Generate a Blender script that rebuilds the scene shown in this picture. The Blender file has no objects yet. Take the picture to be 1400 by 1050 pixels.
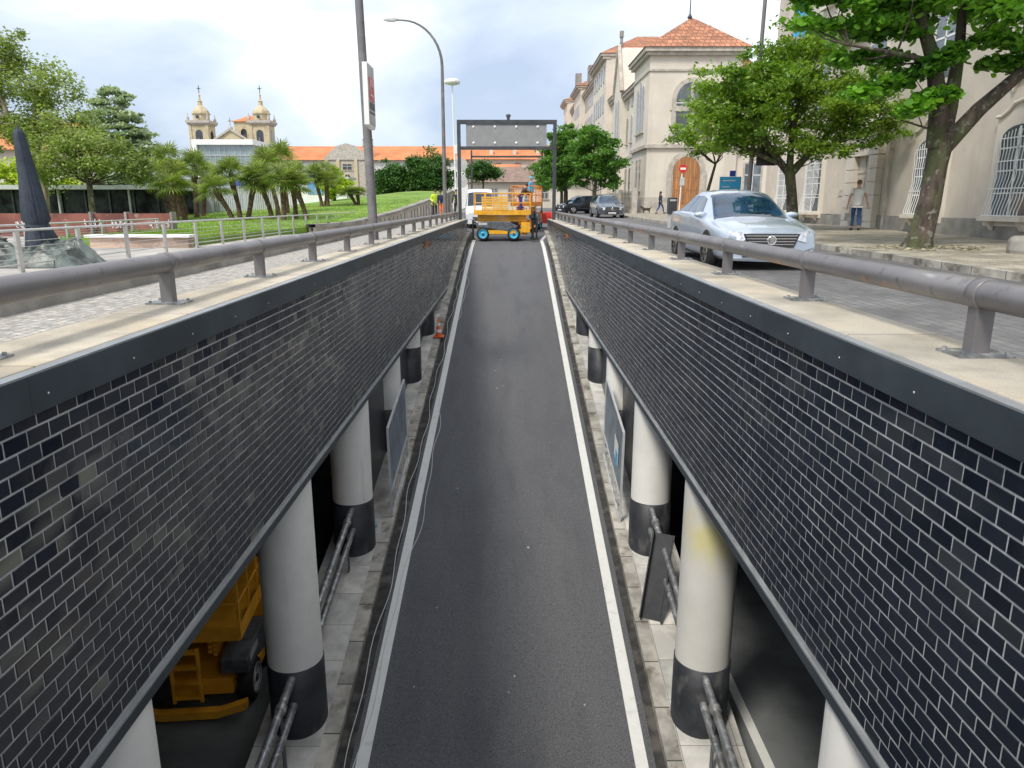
import bpy, bmesh, math, random
from math import sin, cos, pi, radians, atan2, sqrt
from mathutils import Vector, Matrix, noise
R = random.Random(7)
sc = bpy.context.scene
COL = sc.collection
# ------------------------------------------------------------------ camera
PITCH = math.atan(0.246)
cd = bpy.data.cameras.new("camera"); cam = bpy.data.objects.new("camera", cd); COL.objects.link(cam)
cd.sensor_width = 36; cd.lens = 36 * 1000 / 1400; cd.clip_start = 0.05; cd.clip_end = 3000
cam.location = (0, 0, 0); cam.rotation_euler = (pi / 2 - PITCH, 0, radians(-0.17)); sc.camera = cam
# ------------------------------------------------------------------ light
SUN_EL, SUN_AZ = radians(52), radians(215)      # azimuth clockwise from +Y
sd = bpy.data.lights.new("sun", 'SUN'); so = bpy.data.objects.new("sun", sd); COL.objects.link(so)
sd.energy = 1.5; sd.angle = radians(11); sd.color = (1, .95, .87)
sv = Vector((sin(SUN_AZ) * cos(SUN_EL), cos(SUN_AZ) * cos(SUN_EL), sin(SUN_EL)))
so.rotation_euler = sv.to_track_quat('Z', 'Y').to_euler()
w = bpy.data.worlds.new("World"); sc.world = w; w.use_nodes = True
nt = w.node_tree; nt.nodes.clear()
def wn(t, **k):
    n = nt.nodes.new(t)
    for a, b in k.items(): setattr(n, a, b)
    return n
L = nt.links.new
out = wn('ShaderNodeOutputWorld'); bg = wn('ShaderNodeBackground'); sky = wn('ShaderNodeTexSky', sky_type='NISHITA')
sky.sun_disc = False; sky.sun_elevation = SUN_EL; sky.sun_rotation = SUN_AZ; sky.air_density = 1.0; sky.dust_density = 1.5
tc = wn('ShaderNodeTexCoord'); mp = wn('ShaderNodeMapping'); mp.inputs['Scale'].default_value = (1, 1, 2.6)
L(tc.outputs['Generated'], mp.inputs[0])
n1 = wn('ShaderNodeTexNoise'); n1.inputs['Scale'].default_value = 2.1; n1.inputs['Detail'].default_value = 7; n1.inputs['Roughness'].default_value = .5
n1.inputs['Distortion'].default_value = .25
mp.inputs['Location'].default_value = (1.3, .2, .1)
L(mp.outputs[0], n1.inputs['Vector'])
cr = wn('ShaderNodeValToRGB'); cr.color_ramp.elements[0].position = .34; cr.color_ramp.elements[1].position = .66
cr.color_ramp.elements[0].color = (.38, .45, .58, 1); cr.color_ramp.elements[1].color = (1.0, 1.0, 1.0, 1)
e = cr.color_ramp.elements.new(.47); e.color = (.60, .66, .75, 1)
e = cr.color_ramp.elements.new(.54); e.color = (.84, .87, .94, 1)
sx = wn('ShaderNodeSeparateXYZ'); L(tc.outputs['Generated'], sx.inputs[0])
zz = wn('ShaderNodeMapRange'); zz.inputs['From Min'].default_value = 0.02; zz.inputs['From Max'].default_value = .42; zz.inputs['To Min'].default_value = -.085; zz.inputs['To Max'].default_value = .03
L(sx.outputs[2], zz.inputs[0]); zs = wn('ShaderNodeMath', operation='ADD'); L(zz.outputs[0], zs.inputs[0]); L(n1.outputs['Fac'], zs.inputs[1]); L(zs.outputs[0], cr.inputs[0])
gm = wn('ShaderNodeVectorMath', operation='SCALE'); gm.inputs['Scale'].default_value = 7.7
L(cr.outputs[0], gm.inputs[0])
mx = wn('ShaderNodeMixRGB'); mx.inputs[0].default_value = .84
L(sky.outputs[0], mx.inputs[1]); L(gm.outputs[0], mx.inputs[2]); L(mx.outputs[0], bg.inputs[0])
bg.inputs['Strength'].default_value = .1; L(bg.outputs[0], out.inputs[0])
sc.view_settings.view_transform = 'Standard'; sc.view_settings.look = 'None'; sc.view_settings.gamma = 1
sc.view_settings.exposure = 1.0

# ------------------------------------------------------------------ helpers
def tag(o, label=None, cat=None, group=None, kind=None):
    if label: o['label'] = label
    if cat: o['category'] = cat
    if group: o['group'] = group
    if kind: o['kind'] = kind
    return o
def thing(name, label, cat, loc=(0, 0, 0), rz=0, group=None):
    o = bpy.data.objects.new(name, None); COL.objects.link(o); o.empty_display_size = .3
    o.location = loc; o.rotation_euler = (0, 0, rz); return tag(o, label, cat, group)
def dup(root, loc=None, rz=None, label=None, group=None, scale=None):
    def rec(o, par):
        c = o.copy(); COL.objects.link(c); c.parent = par
        for ch in o.children: rec(ch, c)
        return c
    r = rec(root, None)
    if loc is not None: r.location = loc
    if rz is not None: r.rotation_euler = (0, 0, rz)
    if scale is not None: r.scale = (scale,) * 3 if not hasattr(scale, '__len__') else scale
    if label: r['label'] = label
    if group: r['group'] = group
    return r
def IM(px, py, t):          # a point t metres deep behind a photo pixel: used to measure where things stand
    u = (px - 697) / 1000; v = (525 - py) / 1000
    return Vector((u * t, t * (cos(PITCH) + v * sin(PITCH)), t * (-sin(PITCH) + v * cos(PITCH))))
class MB:
    def __init__(s): s.v = []; s.f = []; s.sm = []
    def add(s, vs, fs, smooth=False):
        b = len(s.v); s.v += [tuple(p) for p in vs]
        for f in fs: s.f.append(tuple(i + b for i in f)); s.sm.append(smooth)
        return s
    def box(s, x0, x1, y0, y1, z0, z1, M=None):
        if x0 > x1: x0, x1 = x1, x0
        if y0 > y1: y0, y1 = y1, y0
        if z0 > z1: z0, z1 = z1, z0
        vs = [(x, y, z) for z in (z0, z1) for y in (y0, y1) for x in (x0, x1)]
        if M: vs = [M @ Vector(p) for p in vs]
        return s.add(vs, [(0, 2, 3, 1), (4, 5, 7, 6), (0, 1, 5, 4), (2, 6, 7, 3), (0, 4, 6, 2), (1, 3, 7, 5)])
    def bar(s, p0, p1, wx, wy=None):     # square bar between two points
        return s.tube(p0, p1, wx * .707, wx * .707, 4, ang=pi / 4, smooth=False)
    def tube(s, p0, p1, r0, r1=None, n=12, ang=0, smooth=True, cap=True):
        r1 = r0 if r1 is None else r1
        p0 = Vector(p0); p1 = Vector(p1); d = (p1 - p0).normalized()
        a = Vector((0, 0, 1)) if abs(d.z) < .9 else Vector((1, 0, 0))
        x = d.cross(a).normalized(); y = d.cross(x)
        vs = [p + (x * cos(ang + 2 * pi * i / n) + y * sin(ang + 2 * pi * i / n)) * r for p, r in ((p0, r0), (p1, r1)) for i in range(n)]
        s.add(vs, [(i, i + n, (i + 1) % n + n, (i + 1) % n) for i in range(n)], smooth)
        if cap:
            s.add(vs[:n], [tuple(range(n))]); s.add(vs[n:], [tuple(reversed(range(n)))])
        return s
    def path(s, pts, rs, n=8, smooth=True):
        pts = [Vector(p) for p in pts]
        if not hasattr(rs, '__len__'): rs = [rs] * len(pts)
        vs = []; px = None
        for k, p in enumerate(pts):
            d = (pts[min(k + 1, len(pts) - 1)] - pts[max(k - 1, 0)]).normalized()
            if px is None:
                a = Vector((0, 0, 1)) if abs(d.z) < .9 else Vector((1, 0, 0)); px = d.cross(a).normalized()
            px = (px - d * px.dot(d)).normalized(); py = d.cross(px)
            vs += [p + (px * cos(2 * pi * i / n) + py * sin(2 * pi * i / n)) * rs[k] for i in range(n)]
        fs = [(k * n + i, (k + 1) * n + i, (k + 1) * n + (i + 1) % n, k * n + (i + 1) % n) for k in range(len(pts) - 1) for i in range(n)]
        s.add(vs, fs, smooth); s.add(vs[:n], [tuple(range(n))]); s.add(vs[-n:], [tuple(reversed(range(n)))])
        return s
    def lathe(s, prof, c=(0, 0, 0), n=24, smooth=True, ang=0, sx=1, sy=1, M=None, cap=True):
        vs = [Vector((r * cos(ang + 2 * pi * i / n) * sx + c[0], r * sin(ang + 2 * pi * i / n) * sy + c[1], z + c[2])) for r, z in prof for i in range(n)]
        if M: vs = [M @ p for p in vs]
        fs = [(k * n + i, k * n + (i + 1) % n, (k + 1) * n + (i + 1) % n, (k + 1) * n + i) for k in range(len(prof) - 1) for i in range(n)]
        s.add(vs, fs, smooth)
        if cap and prof[0][0] > 1e-4: s.add(vs[:n], [tuple(reversed(range(n)))])
        if cap and prof[-1][0] > 1e-4: s.add(vs[-n:], [tuple(range(n))])
        return s
    def prism(s, poly, ax, a0, a1, M=None):     # poly in the two other axes, extruded along axis ax
        def mk(p, a):
            q = [p[0], p[1]]; q.insert(ax, a); return Vector(q)
        vs = [mk(p, a0) for p in poly] + [mk(p, a1) for p in poly]; n = len(poly)
        if M: vs = [M @ p for p in vs]
        return s.add(vs, [(i, (i + 1) % n, (i + 1) % n + n, i + n) for i in range(n)] + [tuple(reversed(range(n))), tuple(range(n, 2 * n))])
    def blob(s, c, r, n=10, m=7, jit=.1, seed=0):
        c = Vector(c); vs = []; r = Vector(r if hasattr(r, '__len__') else (r, r, r))
        for j in range(m + 1):
            th = pi * j / m
            for i in range(n):
                d = Vector((sin(th) * cos(2 * pi * i / n), sin(th) * sin(2 * pi * i / n), cos(th)))
                k = 1 + jit * noise.noise(d * 1.7 + Vector((seed, seed * .7, 3)))
                vs.append(c + Vector((d.x * r.x, d.y * r.y, d.z * r.z)) * k)
        return s.add(vs, [(j * n + i, (j + 1) * n + i, (j + 1) * n + (i + 1) % n, j * n + (i + 1) % n) for j in range(m) for i in range(n)], True)
    def build(s, name, mat, parent=None, label=None, bevel=0):
        me = bpy.data.meshes.new(name); me.from_pydata(s.v, [], s.f); me.update()
        me.polygons.foreach_set('use_smooth', s.sm)
        me.materials.append(mat)
        bm = bmesh.new(); bm.from_mesh(me); bmesh.ops.recalc_face_normals(bm, faces=bm.faces) if len(s.f) < 30000 and name not in ('crown', 'leaves') else None
        bm.to_mesh(me); bm.free()
        o = bpy.data.objects.new(name, me); COL.objects.link(o)
        if parent:
            o.parent = parent
            if parent.type == 'EMPTY' and parent.rotation_euler.z == 0: o.location = -parent.location
        if bevel:
            b = o.modifiers.new('b', 'BEVEL'); b.width = bevel; b.segments = 2; b.limit_method = 'ANGLE'
        if label: o['label'] = label
        return o
# ------------------------------------------------------------------ materials
def mat(name, col, rough=.6, metal=0, var=.12, vs=3.0, bump=0, bs=30, col2=None, thr=(.4, .6), det=5, spec=.5, coat=0, trans=0, vscale=None):
    m = bpy.data.materials.new(name); m.use_nodes = True; t = m.node_tree; b = t.nodes['Principled BSDF']
    N = t.nodes.new; K = t.links.new
    b.inputs['Roughness'].default_value = rough; b.inputs['Metallic'].default_value = metal
    b.inputs['Specular IOR Level'].default_value = spec; b.inputs['Coat Weight'].default_value = coat; b.inputs['Coat Roughness'].default_value = .05
    co = N('ShaderNodeTexCoord'); no = N('ShaderNodeTexNoise'); no.inputs['Scale'].default_value = vs; no.inputs['Detail'].default_value = det
    no.inputs['Roughness'].default_value = .6
    src = co.outputs['Object']
    if vscale:
        mpn = N('ShaderNodeMapping'); mpn.inputs['Scale'].default_value = vscale; K(src, mpn.inputs[0]); src = mpn.outputs[0]
    K(src, no.inputs['Vector'])
    r = N('ShaderNodeValToRGB'); r.color_ramp.elements[0].position = thr[0]; r.color_ramp.elements[1].position = thr[1]
    c1 = tuple(max(0, c * (1 - var)) for c in col[:3]); c2 = col2 or tuple(min(1, c * (1 + var)) for c in col[:3])
    r.color_ramp.elements[0].color = (*c1, 1); r.color_ramp.elements[1].color = (*c2, 1)
    K(no.outputs['Fac'], r.inputs[0]); K(r.outputs[0], b.inputs['Base Color'])
    if bump:
        n2 = N('ShaderNodeTexNoise'); n2.inputs['Scale'].default_value = bs; n2.inputs['Detail'].default_value = 4; K(src, n2.inputs['Vector'])
        bp = N('ShaderNodeBump'); bp.inputs['Strength'].default_value = bump; bp.inputs['Distance'].default_value = .02
        K(n2.outputs['Fac'], bp.inputs['Height']); K(bp.outputs[0], b.inputs['Normal'])
    return m
def nodes(m): return m.node_tree, m.node_tree.nodes['Principled BSDF'], m.node_tree.nodes.new, m.node_tree.links.new
def basecol(m): return m.node_tree.nodes['Principled BSDF'].inputs['Base Color'].links[0].from_socket
def overlay(m, col, scale, lo, hi, fac=1, vscale=None, rough=None, kind='noise', axis=None, det=4, off=(0, 0, 0)):
    """lay a second colour over a material where a noise is high"""
    t, b, N, K = nodes(m); src = basecol(m)
    co = N('ShaderNodeTexCoord'); mpn = N('ShaderNodeMapping'); K(co.outputs['Object'], mpn.inputs[0]); mpn.inputs['Location'].default_value = off
    if vscale: mpn.inputs['Scale'].default_value = vscale
    if kind == 'voronoi':
        no = N('ShaderNodeTexVoronoi'); no.inputs['Scale'].default_value = scale; o = no.outputs['Distance']
    else:
        no = N('ShaderNodeTexNoise'); no.inputs['Scale'].default_value = scale; no.inputs['Detail'].default_value = det; o = no.outputs['Fac']
    K(mpn.outputs[0], no.inputs['Vector'])
    mr = N('ShaderNodeMapRange'); mr.inputs['From Min'].default_value = lo; mr.inputs['From Max'].default_value = hi; mr.inputs['To Max'].default_value = fac
    K(o, mr.inputs[0]); mi = N('ShaderNodeMixRGB'); K(mr.outputs[0], mi.inputs[0]); K(src, mi.inputs[1]); mi.inputs[2].default_value = (*col, 1)
    K(mi.outputs[0], b.inputs['Base Color']); return m
def bricks(m, w, h, mortar, mcol, axes='xz', bump=.5, c2=None, offset=.5, sq=False):
    """brick / slab joints in a material; axes choose the plane"""
    t, b, N, K = nodes(m); src = basecol(m)
    co = N('ShaderNodeTexCoord'); sp = N('ShaderNodeSeparateXYZ'); cb = N('ShaderNodeCombineXYZ'); K(co.outputs['Object'], sp.inputs[0])
    ix = dict(x=0, y=1, z=2)
    K(sp.outputs[ix[axes[0]]], cb.inputs[0]); K(sp.outputs[ix[axes[1]]], cb.inputs[1])
    br = N('ShaderNodeTexBrick'); K(cb.outputs[0], br.inputs['Vector']); br.offset = offset
    br.inputs['Scale'].default_value = 1; br.inputs['Brick Width'].default_value = w; br.inputs['Row Height'].default_value = h
    br.inputs['Mortar Size'].default_value = mortar; br.inputs['Mortar Smooth'].default_value = .2; br.inputs['Bias'].default_value = 0
    br.inputs['Color1'].default_value = (.8, .8, .8, 1); br.inputs['Color2'].default_value = (1.15, 1.13, 1.1, 1); br.inputs['Mortar'].default_value = (1, 1, 1, 1)
    mu = N('ShaderNodeMixRGB'); mu.blend_type = 'MULTIPLY'; mu.inputs[0].default_value = 1; K(src, mu.inputs[1]); K(br.outputs['Color'], mu.inputs[2])
    mi = N('ShaderNodeMixRGB'); K(br.outputs['Fac'], mi.inputs[0]); K(mu.outputs[0], mi.inputs[1]); mi.inputs[2].default_value = (*mcol, 1)
    K(mi.outputs[0], b.inputs['Base Color'])
    bp = N('ShaderNodeBump'); bp.invert = True; bp.inputs['Strength'].default_value = bump; bp.inputs['Distance'].default_value = .02
    K(br.outputs['Fac'], bp.inputs['Height'])
    if b.inputs['Normal'].links: K(b.inputs['Normal'].links[0].from_socket, bp.inputs['Normal'])
    K(bp.outputs[0], b.inputs['Normal']); return m
def glass(name, col=(.03, .04, .05), rough=.04):
    m = mat(name, col, rough, 0, .3, 1.2, spec=1.0); return m
def leafmat(name, a, bcol, trans=.35, rough=.45, pscale=.5):
    m = bpy.data.materials.new(name); m.use_nodes = True; t = m.node_tree; b = t.nodes['Principled BSDF']; N = t.nodes.new; K = t.links.new
    g = N('ShaderNodeNewGeometry'); co = N('ShaderNodeTexCoord'); no = N('ShaderNodeTexNoise'); no.inputs['Scale'].default_value = pscale; no.inputs['Detail'].default_value = 2
    K(co.outputs['Object'], no.inputs['Vector'])
    ad = N('ShaderNodeMath'); ad.operation = 'ADD'; mu = N('ShaderNodeMath'); mu.operation = 'MULTIPLY'; mu.inputs[1].default_value = .55
    K(g.outputs['Random Per Island'], mu.inputs[0]); K(mu.outputs[0], ad.inputs[0]); K(no.outputs['Fac'], ad.inputs[1])
    r = N('ShaderNodeValToRGB'); r.color_ramp.elements[0].position = .42; r.color_ramp.elements[1].position = 1.05 if False else 1.0
    r.color_ramp.elements[0].color = (*a, 1); r.color_ramp.elements[1].color = (*bcol, 1); K(ad.outputs[0], r.inputs[0])
    K(r.outputs[0], b.inputs['Base Color']); b.inputs['Roughness'].default_value = rough; b.inputs['Specular IOR Level'].default_value = .35
    tr = N('ShaderNodeBsdfTranslucent'); ms = N('ShaderNodeMixShader'); ms.inputs[0].default_value = trans
    br = N('ShaderNodeMixRGB'); br.blend_type = 'MULTIPLY'; br.inputs[0].default_value = 1; br.inputs[2].default_value = (1.5, 1.6, .6, 1); K(r.outputs[0], br.inputs[1])
    K(br.outputs[0], tr.inputs[0]); K(b.outputs[0], ms.inputs[1]); K(tr.outputs[0], ms.inputs[2]); K(ms.outputs[0], t.nodes['Material Output'].inputs[0])
    return m

asph = mat('ramp asphalt', (.132, .134, .141), .85, 0, .3, 45, 1.0, 120, det=8, thr=(.35, .65))
overlay(asph, (.085, .087, .095), 1.3, .50, .68, .38, vscale=(1.6, .3, 1), det=9)
overlay(asph, (.055, .057, .064), .8, .61, .72, .32, vscale=(1.6, .3, 1), off=(9, 2, 0), det=14)
overlay(asph, (.16, .158, .152), 1.1, .55, .75, .55, vscale=(1.8, .12, 1), off=(5, 1, 0))
overlay(asph, (.34, .34, .33), 60, .62, .72, .7)
overlay(asph, (.03, .03, .032), 55, .56, .68, .85, off=(2, 3, 4))
overlay(asph, (.32, .32, .30), 2.6, .035, .015, .9, kind='voronoi')
asph2 = mat('street asphalt', (.16, .16, .158), .85, 0, .2, .7, .5, 120, det=7)
overlay(asph2, (.10, .10, .10), .5, .5, .65, .6, vscale=(1.5, .3, 1))
bricks(asph2, .22, .14, .012, (.115, .11, .105), 'yx', .25)
dasph = mat('underpass asphalt', (.15, .16, .155), .95, 0, .2, .8, .5, 120, spec=.15)
linem = mat('road paint', (.78, .78, .74), .6, 0, .08, 6, .3, 90, col2=(.66, .66, .60), thr=(.35, .75))
overlay(linem, (.36, .36, .34), 7, .6, .76, .5)
kerbm = mat('kerb granite', (.40, .38, .335), .9, 0, .25, 2.2, .5, 70, det=8)
overlay(kerbm, (.12, .105, .075), 2.6, .55, .68, .85)
bricks(kerbm, .9, 5, .012, (.08, .075, .06), 'yx', .4)
slabm = mat('pavement concrete', (.54, .53, .49), .9, 0, .2, 1.5, .4, 60, det=8)
overlay(slabm, (.22, .205, .17), 1.6, .54, .7, .7)
bricks(slabm, .8, .8, .006, (.22, .21, .19), 'yx', .3, offset=0)
gutterm = mat('gutter asphalt', (.045, .043, .04), .95, 0, .3, 5, .8, 90, det=8)
overlay(gutterm, (.13, .12, .10), 3, .55, .7, .8)
copem = mat('granite coping', (.50, .455, .37), .85, 0, .16, 1.3, .5, 140, det=9)
overlay(copem, (.62, .53, .38), .9, .5, .66, .7, off=(3, 3, 1))
overlay(copem, (.26, .25, .23), 60, .58, .7, .6)
overlay(copem, (.28, .26, .22), 1.9, .58, .75, .6)
bricks(copem, 2.05, 9, .008, (.2, .18, .15), 'yx', .3)
bandm = mat('dark steel band', (.052, .066, .078), .42, .25, .18, 1.2, .06, 6, det=6, spec=.5)
overlay(bandm, (.085, .10, .11), 2.5, .55, .8, .5, vscale=(1, .4, 2))
trimm = mat('aluminium trim', (.42, .44, .45), .4, .6, .1)
groutm = mat('tile grout', (.37, .375, .37), .9, 0, .2, 2, .3, 60)
overlay(groutm, (.55, .53, .48), 1.4, .5, .68, .6)
overlay(groutm, (.22, .22, .21), 1.2, .52, .7, .7, vscale=(1, 1.5, .35))
conc = mat('raw concrete', (.25, .245, .235), .9, 0, .2, .8, .3, 30, det=7)
dconc = mat('dark underpass wall', (.12, .122, .125), .9, 0, .3, .6, .3, 20)
white = mat('column paint', (.88, .87, .82), .5, 0, .05, .9, .12, 7, det=6)
overlay(white, (.60, .59, .54), 1.4, .56, .8, .4, vscale=(1, 1, .35))
overlay(white, (.48, .45, .39), 3.2, .62, .76, .4, vscale=(1.5, 1.5, .12), off=(4, 0, 0))
colbase = mat('black column skirt', (.028, .031, .037), .5, 0, .3, 2.5, .08, 20)
overlay(colbase, (.13, .125, .11), 5, .57, .74, .6, vscale=(1, 1, .5))
steel = mat('painted steel rail', (.175, .165, .165), .42, .25, .12, 2.4, .06, 30, det=7, thr=(.3, .7))
overlay(steel, (.32, .30, .285), 1.5, .53, .70, .6, vscale=(1, .5, 1))
overlay(steel, (.09, .08, .075), 9, .60, .70, .6)
overlay(steel, (.45, .44, .42), 5, .66, .72, .7, vscale=(1, .3, 1), off=(6, 2, 2))
overlay(steel, (.42, .17, .075), 2.2, .675, .70, .8, vscale=(1, .32, 1), off=(1, 8, 0))
galv = mat('galvanised pipe', (.25, .26, .265), .42, .55, .25, 7, .15, 40, det=8)
overlay(galv, (.60, .59, .56), 9, .53, .66, .8)
overlay(galv, (.16, .14, .12), 5, .60, .72, .7, off=(3, 0, 2))
inox = mat('brushed stainless', (.55, .55, .53), .35, .75, .08)
dkmetal = mat('dark grey metal', (.07, .075, .082), .45, .4, .15)
black = mat('black rubber', (.018, .018, .019), .8, 0, .3, 8)
blackp = mat('black plastic', (.03, .03, .033), .45, 0, .2, 6)
lgrey = mat('light grey paint', (.52, .53, .53), .5, .1, .08)
pale = mat('white paint', (.80, .80, .78), .45, 0, .05)
red = mat('red plastic', (.68, .05, .035), .45, 0, .12)
orange = mat('orange plastic', (.85, .16, .04), .5, 0, .1)
reflw = mat('white reflective band', (.85, .85, .85), .4, 0, .04)
yel = mat('yellow lift paint', (.80, .40, .02), .4, 0, .12, 3, coat=.2)
overlay(yel, (.28, .15, .04), 7, .62, .75, .6)
org2 = mat('orange lift paint', (.75, .26, .03), .45, 0, .15, 3)
cyan = mat('cyan wheel paint', (.06, .45, .68), .4, 0, .1)
coverm = mat('grey lift cowling', (.10, .11, .12), .5, 0, .25, 5)
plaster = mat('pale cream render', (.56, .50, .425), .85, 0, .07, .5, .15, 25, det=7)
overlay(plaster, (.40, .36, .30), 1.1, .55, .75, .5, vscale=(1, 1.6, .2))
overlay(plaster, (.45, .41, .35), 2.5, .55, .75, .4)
plaster2 = mat('light cream render', (.66, .60, .51), .85, 0, .06, .4, .1, 20)  # lighter cream for walls and trim
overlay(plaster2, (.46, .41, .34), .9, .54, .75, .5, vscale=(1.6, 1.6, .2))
stone = mat('grey granite trim', (.46, .42, .36), .85, 0, .16, 2.2, .4, 40, det=8)
plinth = mat('grey granite plinth', (.28, .265, .235), .9, 0, .2, 1.6, .4, 40, det=8)
overlay(plinth, (.16, .155, .14), 1.2, .5, .7, .7, vscale=(1, 1, .4))
church = mat('yellow church granite', (.54, .46, .30), .9, 0, .2, .5, .3, 8, det=8)
overlay(church, (.27, .25, .19), .5, .52, .68, .6)
tile_o = mat('terracotta roof tiles', (.40, .18, .10), .85, 0, .3, 1.6, .6, 8, det=7)
overlay(tile_o, (.30, .16, .10), .9, .5, .7, .6)
bricks(tile_o, .42, .34, .03, (.22, .09, .05), 'yz', .8)
tile_x = mat('terracotta tiles facing', (.42, .19, .105), .85, 0, .3, 1.6, .6, 8, det=7)
overlay(tile_x, (.30, .16, .10), .9, .5, .7, .6); bricks(tile_x, .42, .34, .03, (.22, .09, .05), 'xz', .8)
tile_f = mat('bright orange roof', (.55, .21, .085), .85, 0, .12, .3, .3, 3); overlay(tile_f, (.42, .15, .07), .35, .5, .7, .5)
tile_b = mat('weathered brown roof', (.25, .175, .14), .9, 0, .2, 1.4, .3, 5, det=7)
woodm = mat('varnished wood', (.40, .19, .075), .55, 0, .22, 1.5, .2, 20, vscale=(6, 6, .6))
bricks(woodm, .16, 9, .008, (.14, .06, .025), 'xz', .5)
winglass = glass('window glass', (.12, .14, .16), .08)
dkglass = glass('dark glass', (.02, .026, .032), .05)
carglass = mat('windscreen glass', (.012, .035, .07), .02, 0, .5, 2.2, spec=.6, coat=.3)
silver = mat('silver car paint', (.46, .53, .62), .36, .35, .03, coat=1)
navy = mat('dark blue car paint', (.02, .026, .04), .2, .5, .1, coat=1)
greyp = mat('slate grey car paint', (.13, .155, .19), .22, .6, .08, coat=1)
vanw = mat('white van paint', (.80, .81, .82), .3, 0, .03, coat=.8)
chrome = mat('chrome', (.8, .8, .8), .12, 1, .03)
lamp_g = mat('headlamp lens', (.62, .64, .66), .08, .3, .25, 14, coat=1)
taill = mat('tail lamp', (.45, .02, .02), .2, 0, .2, coat=1)
bark = mat('tree bark', (.075, .058, .045), .95, 0, .4, 6, 1, 22, det=9, vscale=(1, 1, .35))
overlay(bark, (.075, .10, .03), 2.6, .48, .64, .75, vscale=(1, 1, .5)); overlay(bark, (.24, .24, .19), 7, .58, .68, .7)
bark2 = mat('pale bark', (.36, .29, .21), .9, 0, .3, 3, .6, 12, det=8, vscale=(1, 1, .4))
palmb = mat('palm trunk fibre', (.13, .085, .055), .95, 0, .45, 9, 1, 25, det=8)
grass = mat('lawn grass', (.15, .26, .03), .95, 0, .25, .35, .5, 30, det=9); overlay(grass, (.26, .34, .06), .25, .5, .65, .7); overlay(grass, (.08, .17, .02), 5, .52, .68, .5)
paveM = mat('left plaza paving', (.42, .40, .37), .9, 0, .12, .8, .3, 40, det=8); overlay(paveM, (.30, .285, .26), .6, .5, .7, .6)
bricks(paveM, 1.2, .6, .006, (.33, .32, .29), 'yx', .2)
cobM = mat('left cobble walk', (.42, .40, .36), .9, 0, .3, 14, .6, 50, det=6); bricks(cobM, .10, .09, .010, (.29, .275, .25), 'yx', .5)
calc = mat('right mosaic pavement', (.42, .38, .30), .9, 0, .3, 1.4, .5, 40, det=8); overlay(calc, (.24, .22, .17), 1.1, .5, .64, .7); bricks(calc, .13, .12, .012, (.20, .18, .14), 'yx', .6)
farg = mat('far ground', (.20, .20, .17), .95, 0, .25, .05)
navyfab = mat('parasol fabric', (.045, .058, .078), .85, 0, .2, 3, .3, 12)
tarpm = mat('dark green tarpaulin', (.06, .075, .065), .4, 0, .5, 3, .5, 9, col2=(.16, .19, .17))
rust = mat('red-brown painted panel', (.20, .075, .055), .8, 0, .3, 1.2, .2, 20); overlay(rust, (.42, .30, .27), 2.0, .58, .70, .7)
spray = mat('graffiti paint', (.75, .74, .76), .7, 0, .06)
skin = mat('skin', (.52, .30, .21), .55, 0, .08); hairm = mat('dark hair', (.05, .032, .022), .7, 0, .3, 20)
denim = mat('blue denim', (.03, .075, .22), .85, 0, .25, 8); tee = mat('white cotton', (.78, .77, .75), .85, 0, .05); dkcloth = mat('dark cloth', (.035, .032, .04), .85, 0, .2)
hiviz = mat('high-visibility yellow cloth', (.62, .82, .05), .7, 0, .1); orcloth = mat('orange workwear', (.80, .19, .05), .8, 0, .1)
bluecl = mat('royal blue cloth', (.03, .08, .42), .8, 0, .15); lbluecl = mat('light blue cloth', (.12, .42, .62), .8, 0, .1)
signblue = mat('blue sign', (.05, .42, .75), .45, 0, .06); signred = mat('red sign', (.60, .03, .03), .4, 0, .05)
cablem = mat('white cable', (.62, .62, .60), .5, 0, .05)
shoes = mat('dark shoe leather', (.03, .025, .02), .6, 0, .1)
bagm = mat('grey shopping bag', (.33, .34, .33), .6, 0, .15)

# glazed tile: each tile is an island, most near-black navy, paler patches that paint in reflected brightness, mostly on the left wall, dust towards the top of the ramp
tilem = bpy.data.materials.new('dark glazed tile'); tilem.use_nodes = True
t, b, N, K = nodes(tilem)
g = N('ShaderNodeNewGeometry'); co = N('ShaderNodeTexCoord')
r1 = N('ShaderNodeValToRGB'); r1.color_ramp.elements[0].color = (.008, .011, .019, 1); r1.color_ramp.elements[1].color = (.018, .022, .034, 1); K(g.outputs['Random Per Island'], r1.inputs[0])
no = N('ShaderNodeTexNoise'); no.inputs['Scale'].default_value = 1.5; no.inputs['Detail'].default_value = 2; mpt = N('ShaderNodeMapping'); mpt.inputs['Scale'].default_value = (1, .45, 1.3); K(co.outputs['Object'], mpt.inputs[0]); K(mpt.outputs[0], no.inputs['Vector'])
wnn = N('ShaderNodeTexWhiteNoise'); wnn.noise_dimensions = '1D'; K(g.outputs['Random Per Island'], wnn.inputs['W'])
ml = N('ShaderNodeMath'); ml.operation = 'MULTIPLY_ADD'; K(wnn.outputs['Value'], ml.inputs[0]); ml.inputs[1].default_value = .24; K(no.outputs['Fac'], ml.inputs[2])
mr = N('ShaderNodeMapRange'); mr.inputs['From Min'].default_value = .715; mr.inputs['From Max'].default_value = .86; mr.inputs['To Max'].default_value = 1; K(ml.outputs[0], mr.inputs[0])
spx = N('ShaderNodeSeparateXYZ'); K(co.outputs['Object'], spx.inputs[0]); lr_ = N('ShaderNodeMapRange'); lr_.inputs['From Min'].default_value = -1; lr_.inputs['From Max'].default_value = 1; lr_.inputs['To Min'].default_value = .62; lr_.inputs['To Max'].default_value = .10
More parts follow.
